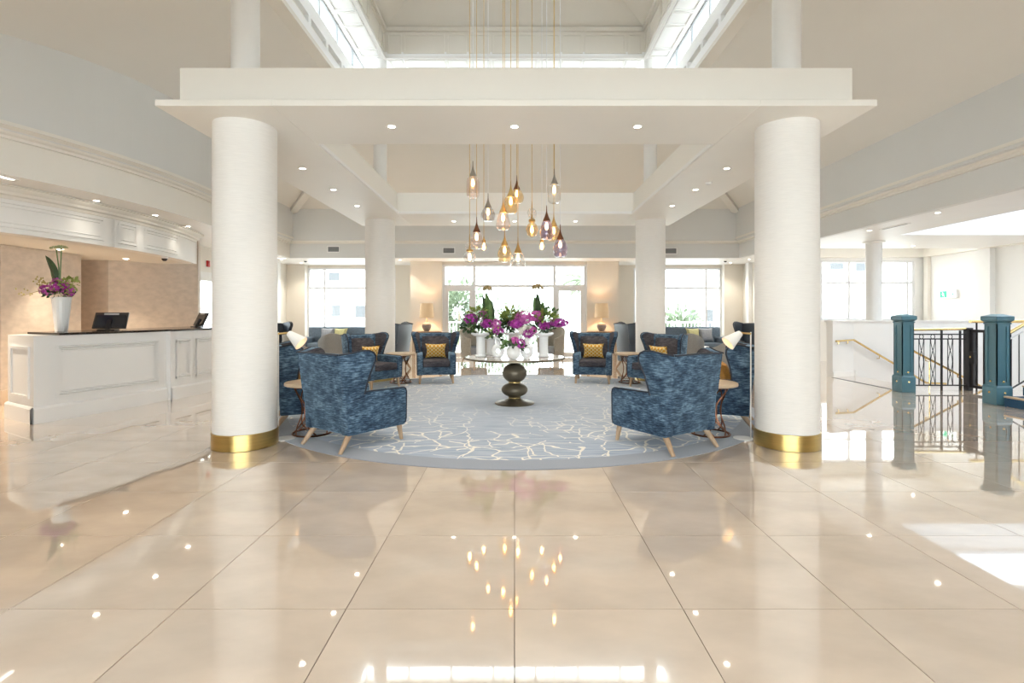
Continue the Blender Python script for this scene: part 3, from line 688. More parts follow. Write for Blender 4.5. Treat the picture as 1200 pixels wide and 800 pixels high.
def blade(base, tip, wid, bend=(0, 0, 0), n=8):
    a = Vector(base); b_ = Vector(tip); m = MB(); vs = []; d = (b_ - a); sd_ = Vector((d.z, 0, -d.x)); sd_ = sd_.normalized() if sd_.length > 1e-4 else Vector((1, 0, 0))
    if d.length < 1e-5: d = Vector((0, 0, 1))
    for i in range(n + 1):
        t = i / n; c = a + d * t + Vector(bend) * (4 * t * (1 - t)); w_ = wid * (sin(pi * min(1, t * .92 + .06)) ** .8) * (1 if i < n else .05)
        f_ = Vector((0, -.25 * w_, 0)); vs += [c - sd_ * w_ - f_, c + f_, c + sd_ * w_ - f_]
    fs = []
    for i in range(n): o = 3 * i; fs += [(o, o + 1, o + 4, o + 3), (o + 1, o + 2, o + 5, o + 4)]
    return m.add(vs, fs)
def leafspray(c, rad, n, size, seed=0):
    rn = random.Random(seed); m = MB()
    for _ in range(n):
        d = Vector((rn.gauss(0, 1), rn.gauss(0, 1), rn.gauss(0, .8))).normalized(); p = Vector(c) + Vector((d.x * rad[0], d.y * rad[1], d.z * rad[2])) * rn.uniform(.3, 1)
        q = p + (d + Vector((0, 0, rn.uniform(-.3, .5)))).normalized() * size * rn.uniform(.7, 1.3)
        s_ = (q - p).cross(Vector((rn.gauss(0, 1), rn.gauss(0, 1), rn.gauss(0, 1)))).normalized() * size * .3; mid = (p + q) / 2
        m.add([p, mid + s_, q, mid - s_], [(0, 1, 2, 3)])
    return m
def umbel(c, rx, rz, n, seed):
    rn = random.Random(seed); m = MB()
    for _ in range(n):
        t = rn.uniform(0, 6.28); r_ = sqrt(rn.random()) * rx; p = Vector(c) + Vector((r_ * cos(t), r_ * sin(t), rz * (1 - (r_ / rx) ** 2) + rn.uniform(-.2, .2) * rz)); s_ = rx * .14
        m.add([p + Vector(v) * s_ for v in ((1, 0, 0), (-1, 0, 0), (0, 1, 0), (0, -1, 0), (0, 0, 1), (0, 0, -1))], [(0, 2, 4), (2, 1, 4), (1, 3, 4), (3, 0, 4), (2, 0, 5), (1, 2, 5), (3, 1, 5), (0, 3, 5)])
    return m

# reception vase and bouquet (local coordinates from the vase foot)
vx, vy = at(72, 7.55), 7.55
vz = 1.152
v = thing('tall_vase', 'tall white fluted vase on the black reception countertop', 'vase', (vx, vy, vz))
vs = MB(); n = 40; prof = [(.068, 0), (.076, .03), (.09, .2), (.112, .47), (.118, .5), (.108, .5), (.08, .2), (.0, .05)]
vs.lathe(prof, n)
vs.v = [(x * (1 + .035 * ((i % n) % 2)), y * (1 + .035 * ((i % n) % 2)), z) for i, (x, y, z) in enumerate(vs.v)]
part('vase_body', vs, CER, v, ang=20)
b_ = thing('flower_arrangement', 'purple orchid arrangement with tall leaf and green umbels on the reception countertop', 'flowers', (vx, vy, vz + .5))
PPM = F / vy
def rel(px, py, dy=0): return ((px - 72) / PPM, dy, (349 - py) / PPM)
for i, (px, py, rx, nn_) in enumerate(((60, 341, .10, 26), (72, 336, .12, 34), (80, 342, .09, 22), (66, 332, .09, 18))):
    part('orchid_spray', blossoms(rel(px, py, -.06 + .03 * i), (rx, rx, rx * .75), nn_, .042, i), PURPLE, b_)
part('large_leaf', blade(rel(68, 336), rel(53, 300), .055, (.02, 0, .02)), LEAFD, b_); part('large_leaf', blade(rel(66, 338), rel(59, 308), .05, (-.02, .03, 0)), LEAF, b_)
for i, (px, py) in enumerate(((66, 291), (72, 290))):
    part('umbel_stem', MB().tube([rel(70, 345), rel(69 + i * 2, 315), rel(px, py + 2)], .008), LEAF, b_); part('umbel_head', umbel(rel(px, py + 1), .075, .03, 70, i), M('umbel_green', (.42, .50, .30), .7), b_)
part('foliage', leafspray(rel(78, 334), (.17, .12, .10), 60, .07, 4), LEAFY, b_); part('foliage', leafspray(rel(68, 345), (.2, .14, .05), 60, .07, 5), LEAFD, b_)
tw = MB(); lf = MB()
rn = random.Random(3)
for (tx, ty) in ((28, 348), (36, 334), (42, 328), (50, 342), (90, 345), (86, 328)):
    p0 = Vector(rel(66, 344)); p1 = Vector(rel(tx, ty, rn.uniform(-.1, .1))); tw.tube([p0, (p0 + p1) / 2 + Vector((0, 0, .05)), p1], .004, 4)
    for k in range(14):
        q = p0.lerp(p1, rn.uniform(.4, 1.02)) + Vector((rn.gauss(0, .03), rn.gauss(0, .03), rn.gauss(.02, .035)))
        lf.add([q, q + Vector((.016, 0, .014)), q + Vector((.004, .004, .034)), q + Vector((-.014, 0, .016))], [(0, 1, 2, 3)])
part('twig', tw, TWIG, b_); stuff(part('twig_leaves', lf, M('twig_leaf', (.42, .36, .14), .6), b_))

# ------------------------------------------------------------------ wing chair
def yb(z): return -.35 - .11 * (z - .17) / .85       # leaning back plane
def wing_chair(label, loc, rz, group='wing chairs on the round carpet', VELVET=VELVET, VELVIN=VELVIN):
    t = thing('wing_chair', label, 'armchair', loc, rz, group)
    # back shell
    m = MB(); hb = .35
    m.hexa([(-hb, yb(.17), .17), (hb, yb(.17), .17), (hb, yb(.17) + .12, .17), (-hb, yb(.17) + .12, .17), (-hb, yb(1.0), .985), (hb, yb(1.0), .985), (hb, yb(1.0) + .13, .985), (-hb, yb(1.0) + .13, .985)])
    part('back_shell', m, VELVET, t, bevel=(.03, 3))
    m = MB()
    for i in range(7):
        for j in range(7):
            u_, w_ = i / 6, j / 6; z = .44 + .50 * w_
            m.v.append((-.285 + .57 * u_, yb(z) + .12 + .07 * (sin(pi * u_) ** .5 if 0 < u_ < 1 else 0) * (sin(pi * w_) ** .4 if 0 < w_ < 1 else 0), z))
    m.f += [(i * 7 + j, (i + 1) * 7 + j, (i + 1) * 7 + j + 1, i * 7 + j + 1) for i in range(6) for j in range(6)]
    part('back_cushion', m, VELVIN, t)
    # wings
    prof = [(-.02, .57), (.20, .57), (.225, .66), (.26, .76), (.305, .86), (.33, .92), (.335, .965), (.315, 1.0), (.275, 1.02), (.20, 1.022), (.10, 1.0), (-.02, .985)]
    for s_ in (-1, 1):
        def fo(d_, z, off=0.0):
            a_ = .10 + .26 * max(0, z - .56) / .45
            return (s_ * (.345 + off * cos(a_) + d_ * sin(a_)), yb(z) + .02 + d_ * cos(a_) - off * sin(a_), z)
        part('wing', MB().prism(prof, lambda d_, z: fo(d_, z, .018), lambda d_, z: fo(d_, z, -.05)), VELVET, t, bevel=(.018, 2))
        edge = [fo(d_, z, .016) for d_, z in prof[1:]]
        part('wing_piping', MB().tube(edge, .009, 6), PIPING, t)
        part('wing_lining', MB().prism([(p * .97 + .0, .03 + q * .965) for p, q in prof], lambda d_, z: fo(d_, z, -.05), lambda d_, z: fo(d_, z, -.056)), VELVIN, t, smooth=False)
        # arm
        ap = [(-.36, .17), (.33, .17), (.355, .19), (.36, .22), (.365, .53), (.355, .565), (.33, .58), (.0, .585), (-.38, .595)]
        part('arm', MB().prism(ap, lambda y, z: (s_ * .365, y, z), lambda y, z: (s_ * .255, y, z)), VELVET, t, bevel=(.022, 2))
        part('arm_piping', MB().tube([(s_ * .362, y, z) for y, z in [(.345, .19), (.358, .24), (.363, .53), (.352, .567), (.325, .583), (.0, .59), (-.33, .60)]], .008, 6), PIPING, t)
    part('seat_base', MB().box(-.256, .256, -.30, .352, .18, .335), VELVET, t, bevel=(.015, 2))
    part('seat_cushion', MB().box(-.254, .254, -.24, .372, .335, .465), VELVIN, t, bevel=(.035, 3))
    part('top_piping', MB().tube([(-.33, yb(1.0) + .005, .985), (0, yb(1.0) + .0, .992), (.33, yb(1.0) + .005, .985)], .009), PIPING, t)
    for s_ in (-1, 1):
        part('leg', MB().taper((s_ * .30, .31, .18), (s_ * .315, .335, 0), .030, .018, 12), WOOD, t)
        part('leg', MB().taper((s_ * .29, -.29, .18), (s_ * .32, -.42, 0), .033, .019, 12), WOOD, t)
    return t
WC = [
    ('blue velvet wing chair at the carpet edge with its back to the reception-side column', -1.735, 5.60, .595, .803),
    ('blue velvet wing chair at the carpet edge with its back to the stair-side column', 1.60, 5.52, -.53, .85),
    ('wing chair half hidden behind the reception-side column, under a white reading lamp', -2.62, 6.60, .90, .42),
    ('wing chair half hidden behind the stair-side column, under a white reading lamp', 2.59, 6.56, -.92, .39),
    ('wing chair with a mustard pillow turned sideways by the far column, reception side', -2.70, 9.75, .82, -.57),
    ('wing chair with a mustard pillow turned sideways by the far column, stair side', 2.70, 9.75, -.82, -.57),
    ('front-facing wing chair with mustard pillow beside the terrace doors, reception side', -1.62, 10.52, .18, -.98),
    ('front-facing wing chair with mustard pillow beside the terrace doors, stair side', 1.62, 10.52, -.20, -.98)]
proto = wing_chair(WC[0][0], (WC[0][1], WC[0][2], CZ), face(WC[0][3], WC[0][4]))
proto.scale = (1.05, 1.05, 1.0)
chairs = [proto]
for (lb, x, y, hx, hy) in WC[1:]: chairs.append(copy_tree(proto, (x, y, CZ), face(hx, hy), lb))
TALL = [('tall slate wing chair standing just beyond the far column, reception side', at(455, 12.9), 12.9, -1, .25),
        ('tall slate wing chair standing just beyond the far column, stair side', at(748, 12.9), 12.9, 1, .25),
        ('tall slate wing chair by the lounge wall, reception side', at(322, 13.1), 13.1, .7, -.7),
        ('tall slate wing chair by the lounge wall, stair side', at(880, 13.1), 13.1, -.7, -.7)]
tproto = None
for (lb, x, y, hx, hy) in TALL:
    if tproto is None: tproto = ch = wing_chair(lb, (x, y, 0), face(hx, hy), 'tall wing chairs in the lounge', LEATHER, LEATHER)
    else: ch = copy_tree(tproto, (x, y, 0), face(hx, hy), lb)
    ch.scale = (1.08, 1.08, 1.17)

# pillows
def pillow_mb(wd, ht, th, n=9):
    m = MB()
    for sd_ in (1, -1):
        o = len(m.v)
        for i in range(n):
            for j in range(n):
                u_, w_ = i / (n - 1) * 2 - 1, j / (n - 1) * 2 - 1
                px_ = u_ * (1 - .16 * (1 - w_ * w_) * abs(u_)) ; pz_ = w_ * (1 - .12 * (1 - u_ * u_) * abs(w_))
                m.v.append((px_ * wd / 2, sd_ * th / 2 * ((1 - u_ ** 4) * (1 - w_ ** 4)) ** .6, pz_ * ht / 2))
        m.f += [(o + i * n + j, o + (i + 1) * n + j, o + (i + 1) * n + j + 1, o + i * n + j + 1) for i in range(n - 1) for j in range(n - 1)]
    return m
pm = pillow_mb(.44, .32, .13).mesh('pillow', MUSTARD)
po = pillow_mb(.40, .30, .13).mesh('pillow', CUSHO)
for ch, lb, me in ((chairs[4], 'mustard patterned pillow on the sideways wing chair, reception side', pm), (chairs[5], 'mustard patterned pillow on the sideways wing chair, stair side', pm),
                   (chairs[6], 'mustard patterned pillow on the front-facing wing chair, reception side', pm), (chairs[7], 'mustard patterned pillow on the front-facing wing chair, stair side', pm),
                   (chairs[2], 'ochre pillow on the wing chair behind the reception-side column', po), (chairs[3], 'ochre pillow on the wing chair behind the stair-side column', po)):
    mw = Matrix.Translation(ch.location) @ Matrix.Rotation(ch.rotation_euler.z, 4, 'Z')
    p = mw @ Vector((0, -.10, .465 + .165)); o = put('pillow', me, None, p, (radians(-16), 0, ch.rotation_euler.z)); tag(o, lb, 'pillow', 'pillows on the wing chairs')

# ------------------------------------------------------------------ side tables
def side_table(label, x, y, z=CZ, sc=1.0):
    t = thing('side_table', label, 'table', (x, y, z), 0, 'round side tables between wing chairs')
    part('table_top', MB().lathe([(0, .565), (.285, .565), (.30, .572), (.30, .597), (.292, .605), (0, .605)], 48, caps=False), TOPW, t)
    part('base_ring', MB().tube([(.215 * cos(a), .215 * sin(a), .012) for a in [2 * pi * i / 32 for i in range(32)]], .011, 6, True), COPPER, t)
    part('top_ring', MB().tube([(.20 * cos(a), .20 * sin(a), .553) for a in [2 * pi * i / 32 for i in range(32)]], .010, 6, True), COPPER, t)
    for k in range(5):
        for s_ in (-1, 1):
            pts = []
            for i in range(17):
                u_ = i / 16; a = 2 * pi * k / 5 + s_ * (1.0 * sin(pi * u_ * 1.0) - .3) ; r_ = .20 - .085 * sin(pi * u_)
                pts.append((r_ * cos(a), r_ * sin(a), .012 + .541 * u_))
            part('rod', MB().tube(pts, .008, 6), COPPER, t)
    return t
st = side_table('round oak topped copper side table between the blue chairs, reception side', -2.36, 5.95)
copy_tree(st, (2.27, 5.92, CZ), 0.5, 'round oak topped copper side table between the blue chairs, stair side')
t3 = copy_tree(st, (-2.31, 10.36, CZ), 0.2, 'round oak topped copper side table before the far column, reception side')
t4 = copy_tree(st, (2.33, 10.36, CZ), 0.9, 'round oak topped copper side table before the far column, stair side')

# ------------------------------------------------------------------ centre table, vases, flowers
TY = 7.95
ct = thing('centre_table', 'round centre table on a bronze double ball pedestal', 'table', (0, TY, CZ))
def ball(zc, rx, rz, n=14): return [(rx * cos(a) if abs(a) < 1.57 else 0.0, zc + rz * sin(a)) for a in [-pi / 2 + pi * i / n for i in range(n + 1)]]
part('table_top', MB().lathe([(0, .695), (.72, .695), (.76, .705), (.77, .715), (.77, .722), (.76, .73), (0, .73)], 64, caps=False), MARBT, ct)
part('top_rim', MB().lathe([(.772, .697), (.782, .700), (.782, .722), (.772, .727)], 64, caps=False), STONEP, ct)
part('upper_ball', MB().lathe([(.09, .335)] + [p for p in ball(.475, .19, .155) if .335 < p[1] < .64] + [(.12, .64), (.14, .695)], 40), STONEP, ct)
part('lower_ball', MB().lathe([(.1, .10)] + [p for p in ball(.215, .205, .115) if .11 < p[1] < .325] + [(.09, .325)], 40), STONEP, ct)
part('neck_ring', MB().lathe([(.085, .32), (.092, .325), (.092, .345), (.085, .35)], 32), BRASS, ct)
part('lower_ring', MB().lathe([(.085, .085), (.095, .09), (.095, .105), (.085, .11)], 32), BRASS, ct)
part('base', MB().lathe([(.305, 0), (.31, .01), (.29, .022), (.18, .045), (.10, .075), (.085, .09)], 48), STONEP, ct)
TZ = .73 + CZ
def tp(px, py, Y): return Vector((at(px, Y), Y, zt(py, Y)))
def tall_vase(label, px, Y, h=.37):
    v = thing('pedestal_vase', label, 'vase', (at(px, Y), Y, TZ), 0, 'white vases on the centre table')
    n_ = 36; m = MB().lathe([(.075, 0), (.085, .012), (.068, .04), (.066, h - .10), (.075, h - .055), (.12, h - .045), (.155, h - .02), (.155, h), (.14, h), (.06, h - .03), (0, h - .08)], n_)
    m.v = [(x * (1 + (.05 if i % 2 and z < h - .08 else 0)), y * (1 + (.05 if i % 2 and z < h - .08 else 0)), z) for i, (x, y, z) in enumerate(m.v)]
    part('vase_body', m, CER, v, ang=18); return v
tall_vase('white wide-rimmed vase nearest the reception edge of the centre table', 563.5, 7.90)
tall_vase('white wide-rimmed vase nearest the stair edge of the centre table', 637, 7.90)
tall_vase('white wide-rimmed vase at the back middle of the centre table', 601, 8.38, .36)
tall_vase('slender white vase behind the reception-side wide-rimmed vase', 575, 8.25, .30)
def ring_jug(label, px, Y):
    v = thing('ring_jug', label, 'vase', (at(px, Y), Y, TZ), 0, 'white vases on the centre table')
    R_, r_ = .075, .040; m = MB(); n1, n2 = 28, 12; vs = []
    for i in range(n1):
        a = 2 * pi * i / n1
        for j in range(n2):
            b__ = 2 * pi * j / n2; rr = R_ + r_ * cos(b__); vs.append((rr * cos(a) * .85, r_ * 1.1 * sin(b__), .112 + rr * sin(a)))
    m.add(vs, [(i * n2 + j, ((i + 1) % n1) * n2 + j, ((i + 1) % n1) * n2 + (j + 1) % n2, i * n2 + (j + 1) % n2) for i in range(n1) for j in range(n2)])
    part('ring_body', m, CER, v); part('neck', MB().lathe([(.05, .20), (.035, .25), (.042, .30), (.034, .30), (.028, .25)], 20), CER, v)
    part('foot', MB().lathe([(.055, 0), (.05, .012), (.035, .02)], 20), CER, v); return v
ring_jug('white ring shaped jug with purple blossom left of the globe vase', 583.5, 7.62)
ring_jug('white ring shaped jug right of the globe vase', 617.5, 7.62)
gv = thing('globe_vase', 'small white globe vase at the front of the centre table', 'vase', (at(601.5, 7.48), 7.48, TZ), 0, 'white vases on the centre table')
part('vase_body', MB().lathe([(.05, 0)] + [(.105 * cos(a), .10 + .105 * sin(a)) for a in [-1.2 + 2.3 * i / 16 for i in range(17)]] + [(.04, .19)], 32), CER, gv)
def bouquet(label, px, py, Y, items):
    b = thing('flower_arrangement', label, 'flowers', tuple(tp(px, py, Y)), 0, 'flower arrangements on the centre table')
    k_ = F / Y
    def q(x, y, dy=0): return ((x - px) / k_, dy, (py - y) / k_)
    for i, it in enumerate(items):
        kd = it[0]
        if kd == 'b': _, x, y, rx, rz_, n_, mat_, dy = it; part('blossom_spray', blossoms(q(x, y, dy), (rx / k_, rx / k_ * .8, rz_ / k_), int(n_ * 1.3), .036, i + int(px)), mat_, b)
        if kd == 'l': _, x, y, rx, rz_, n_, mat_, dy = it; part('foliage', leafspray(q(x, y, dy), (rx / k_, rx / k_ * .8, rz_ / k_), int(n_ * 1.5), .075, i + int(px)), mat_, b)
        if kd == 'L': _, xa, ya_, xb, yb_, wd, dy = it; part('large_leaf', blade(q(xa, ya_, dy), q(xb, yb_, dy), wd, (.015, 0, 0)), LEAFD if i % 2 else LEAF, b)
        if kd == 'u': _, x, y, dy = it; part('umbel_head', umbel(q(x, y, dy), .09, .065, 150, i), M('dried_umbel', (.46, .36, .18), .8), b); part('umbel_stem', MB().tube([(0, 0, 0), q((px + x) / 2 + 1, (py + y) / 2, dy), q(x, y, dy)], .009), LEAF, b)
    return b
bouquet('purple and pink bouquet with tall leaves on the reception side of the centre table', 563.5, 392, 7.90,
        [('b', 552, 374, 9, 7, 70, PURPLE, 0), ('b', 571, 379, 8, 5, 45, PURPLE, -.08), ('b', 580, 380, 8, 6, 45, PINK, 0), ('b', 566, 369, 7, 5, 26, PINK, .05), ('l', 562, 378, 16, 9, 90, LEAF, 0), ('l', 552, 384, 13, 4, 50, LEAFD, .02), ('l', 560, 365, 12, 5, 50, LEAFY, .04),
         ('L', 571, 380, 565, 345, .042, .04), ('L', 574, 380, 569, 342, .055, .02), ('L', 576, 380, 574, 350, .045, .06), ('u', 571, 340, .03)])
bouquet('purple and pink bouquet with tall leaves on the stair side of the centre table', 637, 392, 7.90,
        [('b', 655, 378, 12, 5, 75, PURPLE, 0), ('b', 638, 381, 8, 5, 45, PURPLE, -.06), ('b', 628, 370, 9, 7, 50, PINK, 0), ('b', 614, 372, 11, 8, 75, PINK, -.05), ('b', 605, 379, 10, 5, 55, PURPLE, -.05), ('l', 640, 372, 12, 7, 80, LEAFY, 0), ('l', 634, 384, 16, 4, 60, LEAFD, .03), ('l', 645, 366, 7, 4, 30, LEAF, 0),
         ('L', 628, 380, 626, 346, .045, .04), ('L', 631, 380, 629, 343, .05, .02), ('L', 634, 380, 636, 352, .045, .06), ('u', 630, 338, .03), ('b', 617, 386, 8, 5, 35, IVORY, -.12)])
bouquet('leafy green bouquet at the back middle of the centre table', 601, 392, 8.38, [('l', 598, 370, 10, 8, 110, LEAFY, 0), ('l', 600, 378, 14, 7, 80, LEAF, 0), ('l', 596, 382, 12, 6, 60, LEAFD, -.05), ('b', 606, 384, 8, 4, 30, IVORY, -.05)])
bouquet('small purple orchid sprig in the reception-side ring jug', 583.5, 397, 7.62, [('b', 584, 388, 7, 4, 32, PURPLE, 0), ('l', 581, 393, 8, 4, 30, LEAFD, 0), ('l', 579, 389, 6, 4, 16, LEAFY, 0)])
bouquet('small purple orchid sprig in the stair-side ring jug', 617.5, 397, 7.62, [('b', 619, 391, 7, 5, 34, PURPLE, 0), ('b', 624, 387, 5, 4, 16, PINK, 0), ('l', 613, 393, 9, 4, 34, IVORY, 0)])
bouquet('short pink and purple posy in the globe vase', 601.5, 405, 7.48, [('b', 610, 403, 6, 6, 26, PURPLE, 0), ('b', 603, 399, 6, 4, 22, PINK, 0), ('l', 598, 404, 8, 3, 36, LEAF, 0), ('l', 606, 406, 9, 2, 20, LEAFD, -.03)])

# ------------------------------------------------------------------ reading lamps by the columns
def reading_lamp(label, s_):
    X, Y = s_ * 2.563, 5.72
    t = thing('reading_lamp', label, 'floor lamp', (X, Y, 0), 0, 'white reading lamps by the near columns')
    part('base', MB().lathe([(0, 0), (.105, 0), (.11, .006), (.105, .016), (0, .02)], 40, caps=False), WHITE, t)
    part('pole', MB().tube([(s_ * .085, 0, .01), (s_ * .085, 0, 1.20)], .008, 8), WHITE, t)
    j = Vector((-s_ * .03, 0, 1.19)); part('joint_arm', MB().tube([(s_ * .085, 0, 1.18), j], .012, 8), GOLD, t)
    d_ = Vector((-s_ * .78, -.05, -.62)).normalized(); m = MB()
    rot = Vector((0, 0, -1)).rotation_difference(d_).to_matrix().to_4x4()
    m.lathe([(.03, 0), (.035, -.01), (.085, -.19), (.082, -.19), (.03, -.012)], 28, caps=False); m.xf(Matrix.Translation(j) @ rot)
    part('lamp_shade', m, WHITE, t)
    part('bulb', MB().lathe([(0, -.03), (.02, -.04), (.026, -.06), (.02, -.08), (0, -.088)], 16, caps=False).xf(Matrix.Translation(j) @ rot), GLOW, t)
    return t
reading_lamp('white cone reading lamp on a disc base beside the reception-side column', -1)
reading_lamp('white cone reading lamp on a disc base beside the stair-side column', 1)

# ------------------------------------------------------------------ lounge furniture
def tub(name, label, loc, rz, mat_, hb=.86, ha=.62, sc=1.0, group='grey tub chairs in the lounge'):
    t = thing(name, label, 'armchair', loc, rz, group)
    m = MB(); n_ = 24; vs = []
    for i in range(n_ + 1):
        a = radians(-118 + 236 * i / n_); h = ha + (hb - ha) * max(0, cos(a * .72)) ** 2
        for (r_, z) in ((.39 + .03 * (h - .5), h), (.37, .16), (.29, .16), (.31 + .03 * (h - .5), h)): vs.append((r_ * sin(a), -r_ * cos(a), z))
    fs = []
    for i in range(n_):
        o = 4 * i
        for k in range(4): fs.append((o + k, o + (k + 1) % 4, o + 4 + (k + 1) % 4, o + 4 + k))
    fs += [(0, 1, 2, 3), (4 * n_ + 3, 4 * n_ + 2, 4 * n_ + 1, 4 * n_)]
    part('shell', m.add(vs, fs), mat_, t, bevel=(.012, 2)); part('seat', MB().lathe([(0, .17), (.28, .17), (.285, .2), (.285, .42), (.26, .45), (0, .455)], 28, caps=False), CUSHG, t)
    for sx in (-1, 1):
        for sy in (-1, 1): part('leg', MB().taper((sx * .2, sy * .2, .17), (sx * .24, sy * .24, 0), .02, .013, 8), WOOD, t)
    t.scale = (sc, sc, sc); return t
tb = tub('tub_chair', 'grey tub chair with sloping sides near the lounge wall, reception side', (at(352, 12.2), 12.2, 0), face(.8, .6), GREYF, .93, .60, 1.0)
copy_tree(tb, (at(846, 12.2), 12.2, 0), face(-.8, .6), 'grey tub chair with sloping sides near the lounge wall, stair side')
copy_tree(tb, (at(392, 12.9), 12.9, 0), face(-.2, .98), 'grey tub chair seen from behind before the sofa, reception side')
copy_tree(tb, (at(806, 12.9), 12.9, 0), face(.2, .98), 'grey tub chair seen from behind before the sofa, stair side')
wk = tub('woven_chair', 'woven tub chair by the terrace screen behind the reception side vases', (at(556, 14.7), 14.7, 0), face(.75, -.66), WICK, .97, .68, 1.05, 'woven tub chairs by the terrace screen')
copy_tree(wk, (at(645, 14.7), 14.7, 0), face(-.75, -.66), 'woven tub chair by the terrace screen behind the stair side vases')
def sofa(label, x, y):
    t = thing('sofa', label, 'sofa', (x, y, 0), 0, 'navy sofas under the lounge windows')
    part('base', MB().box(-1.25, 1.25, -.42, .42, .14, .34), NAVYS, t, bevel=(.03, 2)); part('backrest', MB().box(-1.25, 1.25, 0.22, .44, .30, .98), NAVYS, t, bevel=(.06, 3))
    for s_ in (-1, 1): part('arm', MB().box(min(s_ * 1.05, s_ * 1.27), max(s_ * 1.05, s_ * 1.27), -.42, .40, .14, .66), NAVYS, t, bevel=(.06, 3)); part('seat_cushion', MB().box(min(0.01 * s_, s_ * 1.04), max(0.01 * s_, s_ * 1.04), -.43, .22, .34, .48), NAVYS, t, bevel=(.04, 3))
    for sx in (-1, 1):
        for sy in (-1, 1): part('leg', MB().taper((sx * 1.15, sy * .34, .15), (sx * 1.17, sy * .36, 0), .025, .018, 8), WOOD, t)
    return t
s1 = sofa('navy sofa under the lounge window, reception side', -5.55, 16.6); copy_tree(s1, (5.55, 16.6, 0), 0, 'navy sofa under the lounge window, stair side')
for px, s_ in ((382, -1), (829, 1)):
    for k, (me, lb) in enumerate(((pillow_mb(.5, .46, .18).mesh('scatter_cushion', CUSHG), 'grey scatter cushion at the outer end of the sofa'), (pillow_mb(.48, .44, .18).mesh('scatter_cushion', CUSHY), 'lime yellow scatter cushion in the sofa'))):
        x = at(px, 16.5) - s_ * k * .42
        tag(put('scatter_cushion', me, None, (x, 16.62, .73), (radians(-14), 0, radians(8 * s_))), lb + (', reception side' if s_ < 0 else ', stair side'), 'cushion', 'scatter cushions on the sofas')
def coffee(label, x, y):
    t = thing('coffee_table', label, 'table', (x, y, 0), 0, 'white coffee tables before the sofas')
    part('table_top', MB().lathe([(0, .42), (.42, .42), (.43, .43), (.43, .45), (0, .46)], 40, caps=False), WHITE, t)
    for k in range(3): a = k * 2.094; part('leg', MB().taper((.25 * cos(a), .25 * sin(a), .42), (.34 * cos(a), .34 * sin(a), 0), .02, .014, 8), WOOD, t)
    return t
k1 = coffee('white round coffee table before the sofa, reception side', -5.3, 15.1); copy_tree(k1, (5.3, 15.1, 0), 0, 'white round coffee table before the sofa, stair side')
def console(label, x):
    t = thing('console_table', label, 'table', (x, 16.0, 0), 0, 'console tables before the piers')
    part('table_top', MB().box(-.48, .48, -.18, .18, .83, .87), WOOD, t, bevel=(.006, 1))
    part('apron', MB().box(-.44, .44, -.15, .15, .74, .83), WOOD, t, smooth=False)
    for sx in (-1, 1):
        for sy in (-1, 1): part('leg', MB().taper((sx * .42, sy * .13, .75), (sx * .42, sy * .13, 0), .024, .016, 8), WOOD, t)
    return t
console('oak console table against the lit pier, reception side', -2.74); console('oak console table against the lit pier, stair side', 2.73)
lamp_pl = bpy.data.lights.new('table_lamp_bulb', 'POINT'); lamp_pl.energy = 14; lamp_pl.color = (1, .76, .50); lamp_pl.shadow_soft_size = .04
def tlamp(label, x):
    t = thing('table_lamp', label, 'lamp', (x, 15.98, .87), 0, 'table lamps on the consoles')
    part('lamp_base', MB().lathe([(.07, 0), (.08, .01), (.12, .07), (.15, .15), (.145, .20), (.11, .245), (.06, .262), (.03, .27)], 32), CERG, t)
    part('stem', MB().lathe([(.012, .27), (.012, .44)], 12), GOLD, t)
    part('lamp_shade', MB().lathe([(.225, .415), (.195, .87), (.19, .87), (.22, .415)], 40, caps=False), SHADE, t)
    part('bulb', MB().lathe([(0, .44), (.025, .46), (.035, .50), (.02, .54), (0, .55)], 16, caps=False), GLOW, t)
    l = bpy.data.objects.new('lamp_light', lamp_pl); COL.objects.link(l); l.parent = t; l.location = (0, 0, .62); return t
tlamp('lit table lamp with tan shade on the reception-side console', at(500, 15.98)); tlamp('lit table lamp with tan shade on the stair-side console', at(705, 15.98))

